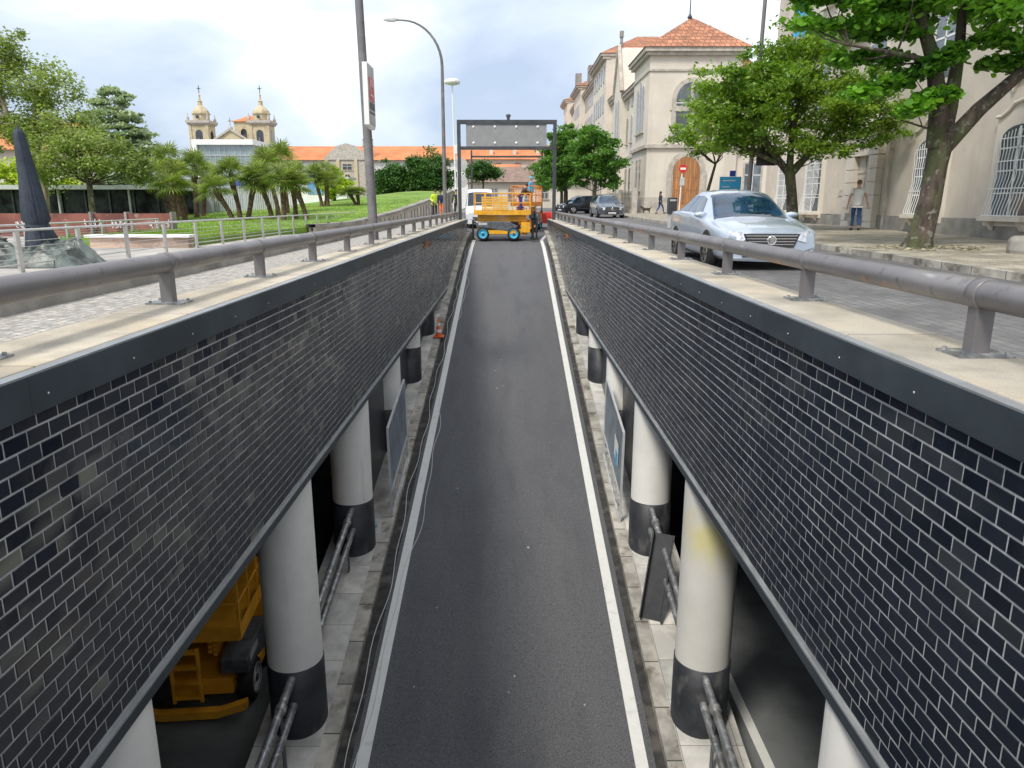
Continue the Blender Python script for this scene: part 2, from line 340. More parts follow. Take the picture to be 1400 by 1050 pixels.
K(spx.outputs[0], lr_.inputs[0]); mq = N('ShaderNodeMath'); mq.operation = 'MULTIPLY'; K(mr.outputs[0], mq.inputs[0]); K(lr_.outputs[0], mq.inputs[1])
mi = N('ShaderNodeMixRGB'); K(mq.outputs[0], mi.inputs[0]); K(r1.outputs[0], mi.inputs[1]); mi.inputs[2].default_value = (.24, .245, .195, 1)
sp = N('ShaderNodeSeparateXYZ'); K(co.outputs['Object'], sp.inputs[0])
dn = N('ShaderNodeTexNoise'); dn.inputs['Scale'].default_value = 1.6; dn.inputs['Detail'].default_value = 8; K(co.outputs['Object'], dn.inputs['Vector'])
ma = N('ShaderNodeMath'); ma.operation = 'MULTIPLY_ADD'; K(dn.outputs['Fac'], ma.inputs[0]); ma.inputs[1].default_value = 26; K(sp.outputs[1], ma.inputs[2])
m2 = N('ShaderNodeMapRange'); m2.inputs['From Min'].default_value = 45; m2.inputs['From Max'].default_value = 60; m2.inputs['To Max'].default_value = .9; K(ma.outputs[0], m2.inputs[0])
mi2 = N('ShaderNodeMixRGB'); K(m2.outputs[0], mi2.inputs[0]); K(mi.outputs[0], mi2.inputs[1]); mi2.inputs[2].default_value = (.26, .25, .225, 1)
K(mi2.outputs[0], b.inputs['Base Color'])
rr = N('ShaderNodeMapRange'); rr.inputs['To Min'].default_value = .10; rr.inputs['To Max'].default_value = .30; K(wnn.outputs['Value'], rr.inputs[0]); K(rr.outputs[0], b.inputs['Roughness'])
bn = N('ShaderNodeTexNoise'); bn.inputs['Scale'].default_value = 9; K(co.outputs['Object'], bn.inputs['Vector'])
bp = N('ShaderNodeBump'); bp.inputs['Strength'].default_value = .12; bp.inputs['Distance'].default_value = .01; K(bn.outputs['Fac'], bp.inputs['Height']); K(bp.outputs[0], b.inputs['Normal'])
tile2 = mat('infill tile', (.035, .042, .055), .35, 0, .2, 2); bricks(tile2, .2, .1, .009, (.10, .105, .11), 'yz', .5)

# ------------------------------------------------------------------ levels
WL, WR = -2.67, 2.35                 # inner faces of the two fascia walls
ZT, ZC, ZB = -0.92, -0.90, -3.46     # band top, coping top, bottom of the tile
YE = 47.0                            # where the walls end
prof = [(-14, -8.6), (2, -8.35), (4, -8.22), (6, -8.0), (8, -7.68), (36, -2.83), (40, -2.28), (44, -1.95), (48, -1.66), (52, -1.42), (58, -1.16), (66, -.98), (80, -.86), (400, -.8)]
def ramp(y):
    for (a, za), (b_, zb) in zip(prof, prof[1:]):
        if y <= b_: return za + (zb - za) * (y - a) / (b_ - a)
    return prof[-1][1]
def RZ(y): return -1.25 + .007 * min(y, 100)
def LZ(y): return -.97 + .0025 * min(y, 60)
ys_r = [-14, 2, 4, 5, 6, 7] + [8 + 1.4 * i for i in range(21)] + [38, 40, 42, 44, 46, 47]
def strip(name, m, xs, ys, zf, kind='structure', parent=None, thick=None, side=None):
    """sheet over a grid; thick drops a skirt to that depth"""
    mb = MB(); nx = len(xs); V = [(x(y) if callable(x) else x, y, zf((x(y) if callable(x) else x), y)) for y in ys for x in xs]
    F = [(j * nx + i, j * nx + i + 1, (j + 1) * nx + i + 1, (j + 1) * nx + i) for j in range(len(ys) - 1) for i in range(nx - 1)]
    mb.add(V, F)
    if thick:
        ny = len(ys); ring = [i for i in range(nx)] + [j * nx + nx - 1 for j in range(1, ny)] + [(ny - 1) * nx + i for i in range(nx - 2, -1, -1)] + [j * nx for j in range(ny - 2, 0, -1)]
        top = [V[i] for i in ring]; bot = [(p[0], p[1], p[2] - thick) for p in top]; n = len(ring)
        mb.add(top + bot, [(i, i + n, (i + 1) % n + n, (i + 1) % n) for i in range(n)])
    o = mb.build(name, m, parent)
    if kind: o['kind'] = kind
    return o
strip('ramp_road', asph, [-2.44, 2.16], ys_r, lambda x, y: ramp(y))
yl = [y for y in ys_r if y < 42] + [43]
strip('road_marking', linem, [-2.15, -1.97], yl, lambda x, y: ramp(y) + .005)
lx = lambda d: (lambda y: 1.83 + d + (0 if y < 43 else (y - 43) * .16))
strip('road_marking', linem, [lx(-.09), lx(.09)], [y for y in ys_r if y < 43] + [43, 44, 46, 47], lambda x, y: ramp(y) + .005)
strip('gutter_strip', gutterm, [-2.44, -2.22], ys_r, lambda x, y: ramp(y) + .006)
strip('gutter_strip', gutterm, [2.02, 2.16], [y for y in ys_r if y < 43], lambda x, y: ramp(y) + .006)
strip('kerb', kerbm, [-2.68, -2.44], ys_r, lambda x, y: ramp(y) + .13, thick=1.2)
strip('kerb', kerbm, [2.16, 2.38], ys_r, lambda x, y: ramp(y) + .13, thick=1.2)
strip('side_pavement', slabm, [-3.62, -2.682], ys_r, lambda x, y: ramp(y) + .118, thick=2.2)
strip('side_pavement', slabm, [2.382, 3.3], ys_r, lambda x, y: ramp(y) + .118, thick=2.2)
ZF = -8.0
for s, x0 in ((-1, -3.625), (1, 3.305)):
    strip('underpass_road', dasph, sorted([x0, s * 8.6]), [-14, 0, 20, 46], lambda x, y: ZF)
strip('road_marking', linem, [3.72, 3.87], [-14, 0, 10, 40], lambda x, y: ZF + .005)
strip('road_marking', linem, [-8.2, -8.05], [-14, 0, 10, 40], lambda x, y: ZF + .005)
# ------------------------------------------------------------------ surface ground
yg = [-60, -14, 0, 10, 20, 30, 40, 47, 52, 60]
XK = 7.9
strip('street', asph2, [3.07, 5.5, XK], [-14, 0, 10, 20, 30, 40, 47, 60, 80, 100, 160], lambda x, y: RZ(y) if y <= 47 or x > 5 else RZ(y))
strip('pavement_kerb', kerbm, [XK, XK + .16], [-14, 0, 10, 20, 30, 40, 56], lambda x, y: RZ(y) + .13, thick=.3)
strip('pavement', calc, [XK + .16, 10, 14.6], [-14, 0, 10, 20, 30, 40, 56], lambda x, y: RZ(y) + .12)
strip('pavement', calc, [XK + .4, 12, 45], [56, 62, 70], lambda x, y: RZ(y) + .10)
strip('pavement', calc, [9.2, 12.6], [70, 100, 150], lambda x, y: RZ(y) + .10)
strip('cobbled_walkway', cobM, [-4.42, -3.38], [-14, 0, 10, 20, 30, 40, 47], lambda x, y: LZ(y))
wallk = strip('walkway_kerb', plinth, [-4.60, -4.42], [-14, 0, 6, 10, 16, 22, 30], lambda x, y: LZ(y) + .15, thick=.4)
def plz(x, y):
    k = min(1, max(0, (-4.6 - x) / 4.6)); return (LZ(y) + .145) * (1 - k) + -1.26 * k
strip('plaza', paveM, [-60, -30, -12, -9.2, -7, -4.60], [-14, 0, 10, 20, 30], plz)
strip('plaza', paveM, [-60, -30, -12, -9.2, -7, -4.42], [30, 34, 40, 47, 60], lambda x, y: plz(x, y) - .14 * min(1, max(0, (x + 9.2) / 4.7)))
def merge_z(x, y):
    k = (y - 47)
    s = RZ(y) if x > 0 else LZ(y)
    wv = min(1, max(0, (abs(x) - 2.9) / (.15 + .25 * k)))
    return ramp(y) * (1 - wv) + s * wv
strip('road', asph2, [-4.42, -4, -3.6, -3.3, -3.05, -2.9, 0, 2.9, 3.06, 3.069], [47, 48, 49, 50, 52, 54, 56, 58, 60, 66, 80, 100, 160], merge_z)
strip('ramp_head', asph, [-2.88, 0, 2.88], [47, 48, 50, 52], lambda x, y: ramp(y) + .004)
gb = MB()
for x0, x1, y0, y1 in ((-900, -4.42, 60, 900), (-4.42, 12.6, 160, 900), (12.6, 900, 70, 900), (14.6, 900, -60, 56), (45, 900, 56, 70), (-900, -60, -60, 60), (-60, 14.6, -60, -14)):
    gb.add([(x0, y0, -1.28), (x1, y0, -1.28), (x1, y1, -1.28), (x0, y1, -1.28)], [(0, 1, 2, 3)])
gb.build('ground', farg)['kind'] = 'structure'
# soil behind and under: solid deck over the two side roads and the overpass behind the camera
for s, x0, x1 in ((-1, WL - .22, -9), (1, WR + .22, 9)):
    tag(MB().box(x0, x1, -14, 46, -1.6, -3.2).build('deck_slab', dconc), kind='structure')
    tag(MB().box(s * 8.6, s * 9, -14, 46, -3.2, -8.2).build('underpass_wall', dconc), kind='structure')
    tag(MB().box(x0 if s > 0 else s * 9, s * 9 if s > 0 else x0, 45.8, 46.2, -1.6, -8.2).build('underpass_wall', dconc), kind='structure')
tag(MB().box(-9, 9, -14, -3.0, -1.35, -2.6).build('overpass_deck', conc), kind='structure')
tag(MB().box(-9, 9, -14.4, -14, -1.3, -9).build('underpass_wall', dconc), kind='structure')

# ------------------------------------------------------------------ fascia walls
def fascia(X, s, label):
    root = thing('retaining_wall', label, 'wall', (X, 20, ZB))
    y0 = -2.0
    MB().box(X + s * .02, X + s * .2, y0, YE, ZB - .02, ZT - .02).build('wall_core', groutm, root)
    mb = MB(); rw, rh, gp = .2, .1, .0125
    nrow = 23; rr_ = random.Random(3 if s < 0 else 4)
    for k in range(nrow):
        z1 = -1.13 - k * rh; z0 = z1 - rh + gp
        y = y0 + (k % 2) * rw / 2
        while y < YE - .1:
            ya, yb = y, y + rw - gp
            d = .005; be = .003
            tx, tz = rr_.gauss(0, .0008), rr_.gauss(0, .0006)
            P = []
            for (yy, zz, sy, sz) in ((ya, z0, -1, -1), (yb, z0, 1, -1), (yb, z1, 1, 1), (ya, z1, -1, 1)):
                P.append((X + s * .021, yy, zz))
            for (yy, zz, sy, sz) in ((ya, z0, -1, -1), (yb, z0, 1, -1), (yb, z1, 1, 1), (ya, z1, -1, 1)):
                P.append((X + s * (.021 - d + .0025), yy, zz))
            for (yy, zz, sy, sz) in ((ya, z0, -1, -1), (yb, z0, 1, -1), (yb, z1, 1, 1), (ya, z1, -1, 1)):
                P.append((X + s * (.021 - d + tx * sy + tz * sz), yy - sy * be, zz - sz * be))
            F = [(0, 1, 5, 4), (1, 2, 6, 5), (2, 3, 7, 6), (3, 0, 4, 7), (4, 5, 9, 8), (5, 6, 10, 9), (6, 7, 11, 10), (7, 4, 8, 11), (8, 9, 10, 11)]
            if s > 0: F = [tuple(reversed(f)) for f in F]
            mb.add(P, F); y += rw
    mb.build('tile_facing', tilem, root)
    bd = MB(); pl = 2.95; y = y0
    while y < YE:
        bd.box(X - s * .03, X + s * .018, y + .001, min(YE, y + pl) - .001, -1.138, ZT); y += pl
    band = bd.build('steel_band', bandm, root, bevel=.003)
    MB().box(X - s * .03, X + s * .15, y0, YE, ZT, ZT + .012).build('band_lip', trimm, root)
    MB().box(X - s * .012, X + s * .016, y0, YE, ZB - .012, ZB + .006).build('lower_edge_strip', trimm, root)
    MB().box(X - s * .004, X + s * .3, y0, YE, ZB - .11, ZB - .022).build('lower_beam', bandm, root)
    gm3 = random.Random(12); sm_ = MB(); yc, zc0 = (24.6, -1.27) if s < 0 else (31.5, -1.3)
    pts = [(X + s * .008, yc + gm3.uniform(-1.6, 1.6), zc0 + gm3.uniform(-.12, .12)) for k in range(9)]
    sm_.path(pts, .016, 5); sm_.build('spray_mark', bpy.data.materials.get('orange spray') or mat('orange spray', (.50, .20, .05), .8), root)
    MB().box(X + s * .05, X + s * .72, y0, YE, ZT - .3, ZC).build('coping', copem, root, bevel=.01)
    bo = MB().lathe([(0, .004), (.006, .003), (.008, 0)], n=10, M=Matrix.Translation((X - s * .030, 0, 0)) @ Matrix.Rotation(-s * pi / 2, 4, 'Y')).build('bolt', lgrey, root)
    n = 0
    for i in range(22):
        yy = 2.1 + i * .98; q = bo if i == 0 else bo.copy()
        if i: COL.objects.link(q)
        q.location = Vector((0, yy, -1.05)) - root.location
    return root
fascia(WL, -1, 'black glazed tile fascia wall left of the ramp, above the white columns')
fascia(WR, 1, 'black glazed tile fascia wall right of the ramp, below the street with the silver car')
# wall below the fascia where the ramp is high, and the tiled infill between columns
for s, X, nm in ((-1, WL, 'left'), (1, WR, 'right')):
    o = MB().prism([(29.9, ramp(29.9)), (YE, ramp(YE) - .3), (YE, ZB - .112), (29.9, ZB - .112)], 0, X + s * .06, X + s * .3).build('wall_foot', conc)
    tag(o, 'dusty grey wall foot under the %s fascia near the top of the ramp' % nm, 'wall')
    xi = X + s * .40
    o = MB().prism([(13.7, ramp(13.7) - .4), (29.9, ramp(29.9) - .4), (29.9, -3.2), (13.7, -3.2)], 0, xi, xi + s * .16).build('infill_wall', tile2)
    tag(o, 'dark tiled infill wall between the far columns on the %s side' % nm, 'wall')
# ------------------------------------------------------------------ columns
ords = ['nearest', 'second nearest', 'third nearest', 'fourth nearest', 'fifth nearest', 'sixth nearest']
for s, X, nm in ((-1, WL, 'left'), (1, WR, 'right')):
    xc = X + s * .42; proto = None
    for i in range(6):
        y = 4.7 if i == 0 else 5.15 + 4.15 * i; zb = ramp(y) - .1
        lab = 'round white column with black base, %s on the %s of the ramp' % (ords[i], nm)
        if i == 1 and s > 0: lab = 'white column with a yellow stain under its top, second nearest on the right'
        root = thing('column', lab, 'column', (xc, y, zb), 0, 'columns under the fascia walls')
        MB().lathe([(.385, ramp(y) + 1.12), (.385, -3.2)], (xc, y, 0), 40).build('shaft', white, root)
        MB().lathe([(.40, ramp(y) - .25), (.40, ramp(y) + 1.12), (.387, ramp(y) + 1.125)], (xc, y, 0), 40).build('painted_base', colbase, root)
        if i == 1 and s > 0:
            ym = mat('stained column paint', (.70, .69, .64), .5, 0, .05, .9)
            t, b, N, K = nodes(ym); src = basecol(ym); co = N('ShaderNodeTexCoord'); vd = N('ShaderNodeVectorMath'); vd.operation = 'DISTANCE'
            nz = N('ShaderNodeTexNoise'); nz.inputs['Scale'].default_value = 4; K(co.outputs['Object'], nz.inputs[0])
            vm = N('ShaderNodeMapping'); vm.inputs['Scale'].default_value = (1, 1, 1); K(co.outputs['Object'], vm.inputs[0]); K(vm.outputs[0], vd.inputs[0]); vd.inputs[1].default_value = (xc - .1, y - .38, -4.35)
            ad = N('ShaderNodeMath'); ad.operation = 'MULTIPLY_ADD'; K(nz.outputs['Fac'], ad.inputs[0]); ad.inputs[1].default_value = .5; K(vd.outputs['Value'], ad.inputs[2])
            mr = N('ShaderNodeMapRange'); mr.inputs['From Min'].default_value = .75; mr.inputs['From Max'].default_value = .35; mr.inputs['To Max'].default_value = .75; K(ad.outputs[0], mr.inputs[0])
            mi = N('ShaderNodeMixRGB'); K(mr.outputs[0], mi.inputs[0]); K(src, mi.inputs[1]); mi.inputs[2].default_value = (.74, .66, .25, 1); K(mi.outputs[0], b.inputs['Base Color'])
            [c for c in root.children if c.name.startswith('shaft')][0].data.materials[0] = ym
# ------------------------------------------------------------------ rails between columns
def low_rail(xc, s, ya, yb, label):
    root = thing('guard_rail', label, 'railing', (xc, ya, ramp(ya)), 0, 'pipe rails between columns')
    za, zb = ramp(ya) + .12, ramp(yb) + .12
    for h in (.98, .56):
        MB().tube((xc, ya, za + h), (xc, yb, zb + h), .057, n=16).build('rail_pipe', galv, root)
    for f in (.14, .86):
        y = ya + (yb - ya) * f; z = ramp(y) + .12
        p = MB().box(xc + s * .0, xc + s * .012, y - .06, y + .06, z, z + 1.0).build('post', dkmetal, root)
        sl = (zb - za) / (yb - ya)
        MB().tube((xc, y - .05, z + .98 - .05 * sl), (xc, y + .05, z + .98 + .05 * sl), .076, n=16).build('sleeve', galv, p)
for s, X, nm in ((-1, WL, 'left'), (1, WR, 'right')):
    xc = X + s * .42
    low_rail(xc - s * .05, s, 5.1, 8.93, 'galvanised double pipe rail at the bottom edge of the photo, %s of the ramp' % nm)
    low_rail(xc - s * .05, s, 9.68, 13.1, 'galvanised double pipe rail between second and third columns, %s of the ramp' % nm)
# ------------------------------------------------------------------ big handrails
def handrail(X, s, ys, label):
    xc = X + s * .52; root = thing('handrail', label, 'handrail', (xc, 20, ZC), 0, 'big pipe handrails on the coping')
    zc = -.53; r = .088
    MB().tube((xc, -2, zc), (xc, 46.6, zc), r, n=28).build('pipe', steel, root)
    po = MB().prism([(-.055, 0), (.055, 0), (.055, .30), (-.055, .30)], 1, -.05, .05)
    po = po.build('post', steel, root, bevel=.004)
    bp = MB().box(-.17, .17, -.13, .13, 0, .014)
    for a in (-1, 1):
        for c_ in (-1, 1): bp.tube((a * .135, c_ * .095, .014), (a * .135, c_ * .095, .032), .013, n=6)
    bp = bp.build('base_plate', galv, po)
    co_ = MB().lathe([(r + .001, -.05), (r + .009, -.045), (r + .009, .045), (r + .001, .05)], n=28, M=Matrix.Rotation(pi / 2, 4, 'X')).build('collar', steel, root)
    for i, y in enumerate(ys):
        if i == 0: p, q = po, co_
        else:
            p = po.copy(); COL.objects.link(p); k = bp.copy(); COL.objects.link(k); k.parent = p
            q = co_.copy(); COL.objects.link(q)
        p.location = Vector((xc, y, ZC + .001)) - root.location; q.location = Vector((xc, y, zc)) - root.location
    return root
handrail(WL, -1, [-.9, 1.7, 4.25] + [6.85 + 2.58 * i for i in range(16)], 'thick grey pipe handrail with orange scuffs on the left coping beside the cobbled walkway')
handrail(WR, 1, [-.9, 1.75] + [4.42 + 2.66 * i for i in range(16)], 'thick grey pipe handrail on the right coping in front of the silver car')
# ------------------------------------------------------------------ gantry
def gantry():
    y = 44.3; xa, xb = -2.93, 2.60
    root = thing('sign_gantry', 'dark steel gantry over the ramp holding a blank grey sign back', 'gantry', (0, y, ZC))
    for x in (xa, xb): MB().box(x - .1, x + .1, y - .12, y + .12, ZC, 4.45).build('post', dkmetal, root, bevel=.01)
    MB().box(xa - .1, xb + .1, y - .13, y + .13, 4.452, 4.68).build('top_beam', dkmetal, root, bevel=.01)
    MB().box(xa + .102, xb - .102, y - .1, y + .1, 3.05, 3.23).build('lower_beam', dkmetal, root, bevel=.01)
    p = MB().box(xa + .42, xb - .48, y - .06, y + .1, 3.235, 4.448).build('sign_panel', mat('grey sign back', (.27, .275, .28), .5, .1, .06), root)
    for i in range(4):
        for z in (3.42, 4.3):
            MB().lathe([(0, .05), (.05, .045), (.075, 0)], n=12, M=Matrix.Translation((xa + .85 + i * 1.23, y - .062, z)) @ Matrix.Rotation(pi / 2, 4, 'X')).build('bolt_cap', pale, p)
    MB().tube((-.08, y, 4.68), (-.08, y, 4.86), .09, n=12).lathe([(.14, 4.86), (.14, 4.96), (.05, 5.0)], (-.08, y, 0), 12).build('beacon', dkmetal, root)
gantry()
r = thing('height_gauge', 'thin dark goalpost frame seen through the gantry, farther down the road', 'gantry', (0, 66, -1))
for x in (-3.3, 2.8): MB().box(x - .07, x + .07, 65.95, 66.05, -1.1, 4.5).build('post', dkmetal, r)
MB().box(-3.3, 2.8, 65.95, 66.05, 3.9, 4.05).build('crossbar', dkmetal, r)
# ------------------------------------------------------------------ poles, lamps, signs
r = thing('street_pole', 'tall leaning dark grey pole beside the left handrail', 'pole', (-3.62, 19.9, -.95))
MB().path([(-3.62, 19.9, -.92), (-3.68, 19.9, 2), (-3.79, 19.9, 7.5)], [.125, .115, .09], 20).build('shaft', steel, r)
MB().tube((-3.66, 19.9, 3.0), (-3.66, 19.9, 3.09), .135, n=20).build('clamp', galv, r)
MB().box(-3.82, -3.42, 19.7, 20.1, -.94, -.92).build('base_plate', steel, r)
r = thing('banner_sign', 'slim vertical light box with red lettering fixed to the leaning pole', 'sign', (-3.5, 19, 3))
MB().prism([(18.95, 3.33), (19.85, 3.33), (19.85, 1.95), (19.7, 1.83), (18.95, 1.9)], 0, -3.56, -3.44).build('casing', pale, r)
MB().prism([(18.99, 3.29), (19.8, 3.29), (19.8, 2.0), (19.68, 1.89), (18.99, 1.95)], 0, -3.439, -3.431).build('face', mat('sign face grey', (.42, .43, .42), .4), r)
fr = MB().box(-3.43, -3.424, 19.08, 19.74, 2.77, 3.02).box(-3.43, -3.424, 19.08, 19.74, 2.49, 2.74).build('red_lettering', signred, r)
MB().box(-3.43, -3.424, 19.08, 19.74, 2.28, 2.45).box(-3.43, -3.424, 19.05, 19.76, 2.18, 2.22).build('black_lettering', blackp, r)
MB().box(-3.423, -3.42, 19.2, 19.26, 2.80, 2.99).box(-3.423, -3.42, 19.4, 19.46, 2.80, 2.99).box(-3.423, -3.42, 19.56, 19.62, 2.80, 2.99).box(-3.423, -3.42, 19.2, 19.6, 2.60, 2.63).build('letter_gaps', pale, r)
for z in (2.1, 3.15): MB().tube((-3.66, 19.9, z), (-3.5, 19.6, z), .02, n=6).build('bracket', galv, r)
def arch_lamp(x, y, zb, H, reach, label):
    r = thing('street_lamp', label, 'street lamp', (x, y, zb))
    pts = [(x, y, zb), (x, y, zb + H * .5), (x, y, zb + H * .78)]
    for i in range(1, 11):
        a = i / 10 * pi / 2; pts.append((x - reach * (1 - cos(a)), y, zb + H * .78 + (H * .22) * sin(a)))
    pts.append((x - reach - .5, y, zb + H + .02))
    MB().path(pts, [.12, .10, .085] + [.08 - .004 * i for i in range(10)] + [.035], 14).build('pole', steel, r)
    MB().lathe([(0, -.45), (.06, -.4), (.13, -.15), (.13, .15), (.06, .4), (0, .45)], n=12, sx=1, sy=.4, M=Matrix.Translation((x - reach - .6, y, zb + H + .04)) @ Matrix.Rotation(pi / 2, 4, 'Y')).build('lamp_head', lgrey, r)
arch_lamp(-3.78, 44, -.9, 10.75, 2.15, 'tall street lamp with a long curved arm beside the gantry')
r = thing('street_lamp', 'pale disc-headed street lamp on a thin pole behind the gantry', 'street lamp', (-5.2, 70, -.9))
MB().tube((-4.95, 70, -.9), (-5.15, 70, 10.3), .09, .06, 10).build('pole', pale, r)
MB().lathe([(.1, 10.3), (.68, 10.45), (.72, 10.7), (.5, 10.85), (0, 10.9)], (-5.15, 70, 0), 20).build('lamp_head', pale, r)
r = thing('road_sign', 'pair of round signs seen from behind on a white post left of the gantry', 'sign', (-3.2, 46.9, -.9))
MB().tube((-3.2, 46.9, -.95), (-3.2, 46.9, 3.6), .05, n=10).build('post', pale, r)
for z in (2.35, 1.35): MB().tube((-2.98, 46.8, z), (-2.98, 46.83, z), .38, n=28).build('disc', lgrey, r)
MB().box(-3.38, -2.98, 46.78, 46.8, 3.0, 3.5).build('plate', pale, r)
# right side poles and signs
r = thing('street_pole', 'tall grey pole rising through the tree behind the silver car', 'pole', (8.7, 27.6, -1.1))
MB().path([(8.72, 27.6, -1.1), (8.76, 27.6, 3), (8.85, 27.6, 11)], [.085, .075, .06], 12).build('shaft', steel, r)
MB().box(8.9, 9.6, 27.5, 27.56, 1.35, 2.05).build('sign_back', blackp, r)
r = thing('info_board', 'blue information board with white text lines behind the silver car', 'sign', (8.8, 30, -1))
MB().box(8.32, 9.16, 30, 30.06, -1.05, 1.05).build('panel', signblue, r)
tx = MB()
for z, a, b_ in ((.9, 8.42, 8.95), (.66, 8.42, 8.7), (.56, 8.75, 9.05), (.46, 8.42, 9.0), (.36, 8.42, 8.8), (.26, 8.42, 9.05), (.12, 8.42, 9.05)): tx.box(a, b_, 29.985, 29.996, z - .018, z + .018)
tx.build('text_lines', pale, r)
MB().box(8.7, 8.92, 30.0, 30.05, 1.06, 1.28).build('blue_tab', bluecl, r)
r = thing('traffic_sign', 'red and white round no-entry sign on a striped post before the wooden door', 'sign', (11.4, 50, -.8))
MB().tube((11.25, 50, -.8), (11.35, 50, 2.5), .04, n=8).build('post', pale, r)
dsc = MB().tube((11.37, 49.9, 2.25), (11.37, 49.94, 2.25), .27, n=24).build('disc', signred, r)
MB().box(11.19, 11.55, 49.88, 49.899, 2.18, 2.32).build('white_bar', pale, dsc)
MB().box(11.2, 11.5, 49.9, 49.94, 1.2, 1.7).build('plate', lgrey, r)
r = thing('litter_bin', 'dark grey litter bin with a pale post on the pavement left of the silver car', 'litter bin', (7.1, 33, -1))
MB().prism([(6.92, 32.8), (7.3, 32.8), (7.3, 33.15), (6.92, 33.15)], 2, -.42, .28).build('body', dkmetal, r, bevel=.03)
MB().box(6.97, 7.25, 32.78, 32.798, .12, .2).build('slot', lgrey, r)
MB().box(6.97, 7.25, 32.85, 33.1, -1.05, -.42).build('pedestal', lgrey, r)
r = thing('stone_bollard', 'squat dark stone block on the right pavement at the edge of the photo', 'bollard', (10.9, 15.6, -1.05))
MB().lathe([(.34, -1.06), (.38, -.95), (.37, -.74), (.30, -.66), (0, -.64)], (10.95, 15.7, 0), 8, False).build('block', plinth, r, bevel=.03)
r = thing('traffic_cone', 'orange cone with white bands on the left kerb halfway up the ramp', 'traffic cone', (-2.5, 25.4, ramp(25.4) + .13))
zc = ramp(25.4) + .13
MB().lathe([(.115, .04), (.025, .68), (0, .69)], (-2.5, 25.4, zc), 20).build('cone', orange, r)
MB().box(-2.68, -2.32, 25.22, 25.58, zc, zc + .04).build('base', orange, r, bevel=.01)
for za, zb_ in ((.17, .27), (.40, .50)): MB().lathe([(.115 - .1406 * (za - .04) + .003, za), (.115 - .1406 * (zb_ - .04) + .003, zb_)], (-2.5, 25.4, zc), 20, cap=False).build('white_band', reflw, r)
r = thing('plastic_barrier', 'red plastic road barrier with white lower strip beside the lift', 'barrier', (2.1, 50.5, ramp(50.5)))
z = ramp(50.5)
MB().prism([(50.2, z + .25), (50.8, z + .25), (50.62, z + 1.0), (50.38, z + 1.0)], 0, 1.45, 2.85).build('red_body', red, r, bevel=.03)
mbb = MB()
for i in range(5): mbb.box(1.55 + i * .26, 1.67 + i * .26, 50.16, 50.2, z + .3, z + .9, None)
mbb.build('rib', red, r)
MB().prism([(50.15, z), (50.85, z), (50.8, z + .249), (50.2, z + .249)], 0, 1.45, 2.85).build('white_foot', pale, r)
# panels leaning on the pavement edges
def leaning_panel(x0, ya, yb, lean, label, paper):
    r = thing('site_panel', label, 'panel', (x0, ya, ramp(ya)), 0, 'galvanised panels standing on the pavement edges')
    H = 1.95
    def P(y, h, d=0): return Vector((x0 + lean * h / H + d, y, ramp(ya) + .13 + (ramp(y) - ramp(ya)) + h))
    f = MB()
    for a, b_ in ((P(ya, 0), P(ya, H)), (P(yb, 0), P(yb, H)), (P(ya, H), P(yb, H)), (P(ya, .55), P(yb, .55)), (P(ya, .02), P(yb, .02))): f.bar(a, b_, .045)
    for k in range(7): f.tube(P(ya + (yb - ya) * (k + 1) / 8, .0), P(ya + (yb - ya) * (k + 1) / 8, .56), .008, n=5)
    f.build('frame', lgrey, r)
    m = MB(); vs = [P(ya, .55, -.01), P(yb, .55, -.01), P(yb, H, -.01), P(ya, H, -.01), P(ya, .55, .01), P(yb, .55, .01), P(yb, H, .01), P(ya, H, .01)]
    m.add(vs, [(0, 1, 2, 3), (4, 7, 6, 5), (0, 4, 5, 1), (3, 2, 6, 7), (0, 3, 7, 4), (1, 5, 6, 2)]).build('sheet', mat('galvanised sheet', (.20, .26, .31), .35, .4, .25, 2.5), r)
    if paper:
        m = MB(); y1, y2 = ya + .45, ya + 1.0; sdir = -.03
        m.add([P(y1, 1.0, sdir), P(y2, 1.0, sdir), P(y2, 1.45, sdir), P(y1, 1.45, sdir), P(y1, 1.0, sdir + .004), P(y2, 1.0, sdir + .004), P(y2, 1.45, sdir + .004), P(y1, 1.45, sdir + .004)], [(0, 1, 2, 3), (4, 7, 6, 5), (0, 4, 5, 1), (3, 2, 6, 7), (0, 3, 7, 4), (1, 5, 6, 2)]).build('notice', pale, r)
        m = MB(); y1, y2 = ya + .5, ya + .75; sdir = -.037
        m.add([P(y1, .95, sdir), P(y2, .95, sdir), P(y2, 1.25, sdir), P(y1, 1.25, sdir), P(y1, .95, sdir + .004), P(y2, .95, sdir + .004), P(y2, 1.25, sdir + .004), P(y1, 1.25, sdir + .004)], [(0, 1, 2, 3), (4, 7, 6, 5), (0, 4, 5, 1), (3, 2, 6, 7), (0, 3, 7, 4), (1, 5, 6, 2)]).build('sticker', signblue, r)
leaning_panel(-2.5, 14.4, 16.9, -.02, 'grey framed sheet panel standing on the left pavement edge', False)
leaning_panel(2.30, 14.2, 17.0, .02, 'grey framed sheet panel with paper notice on the right pavement edge', True)
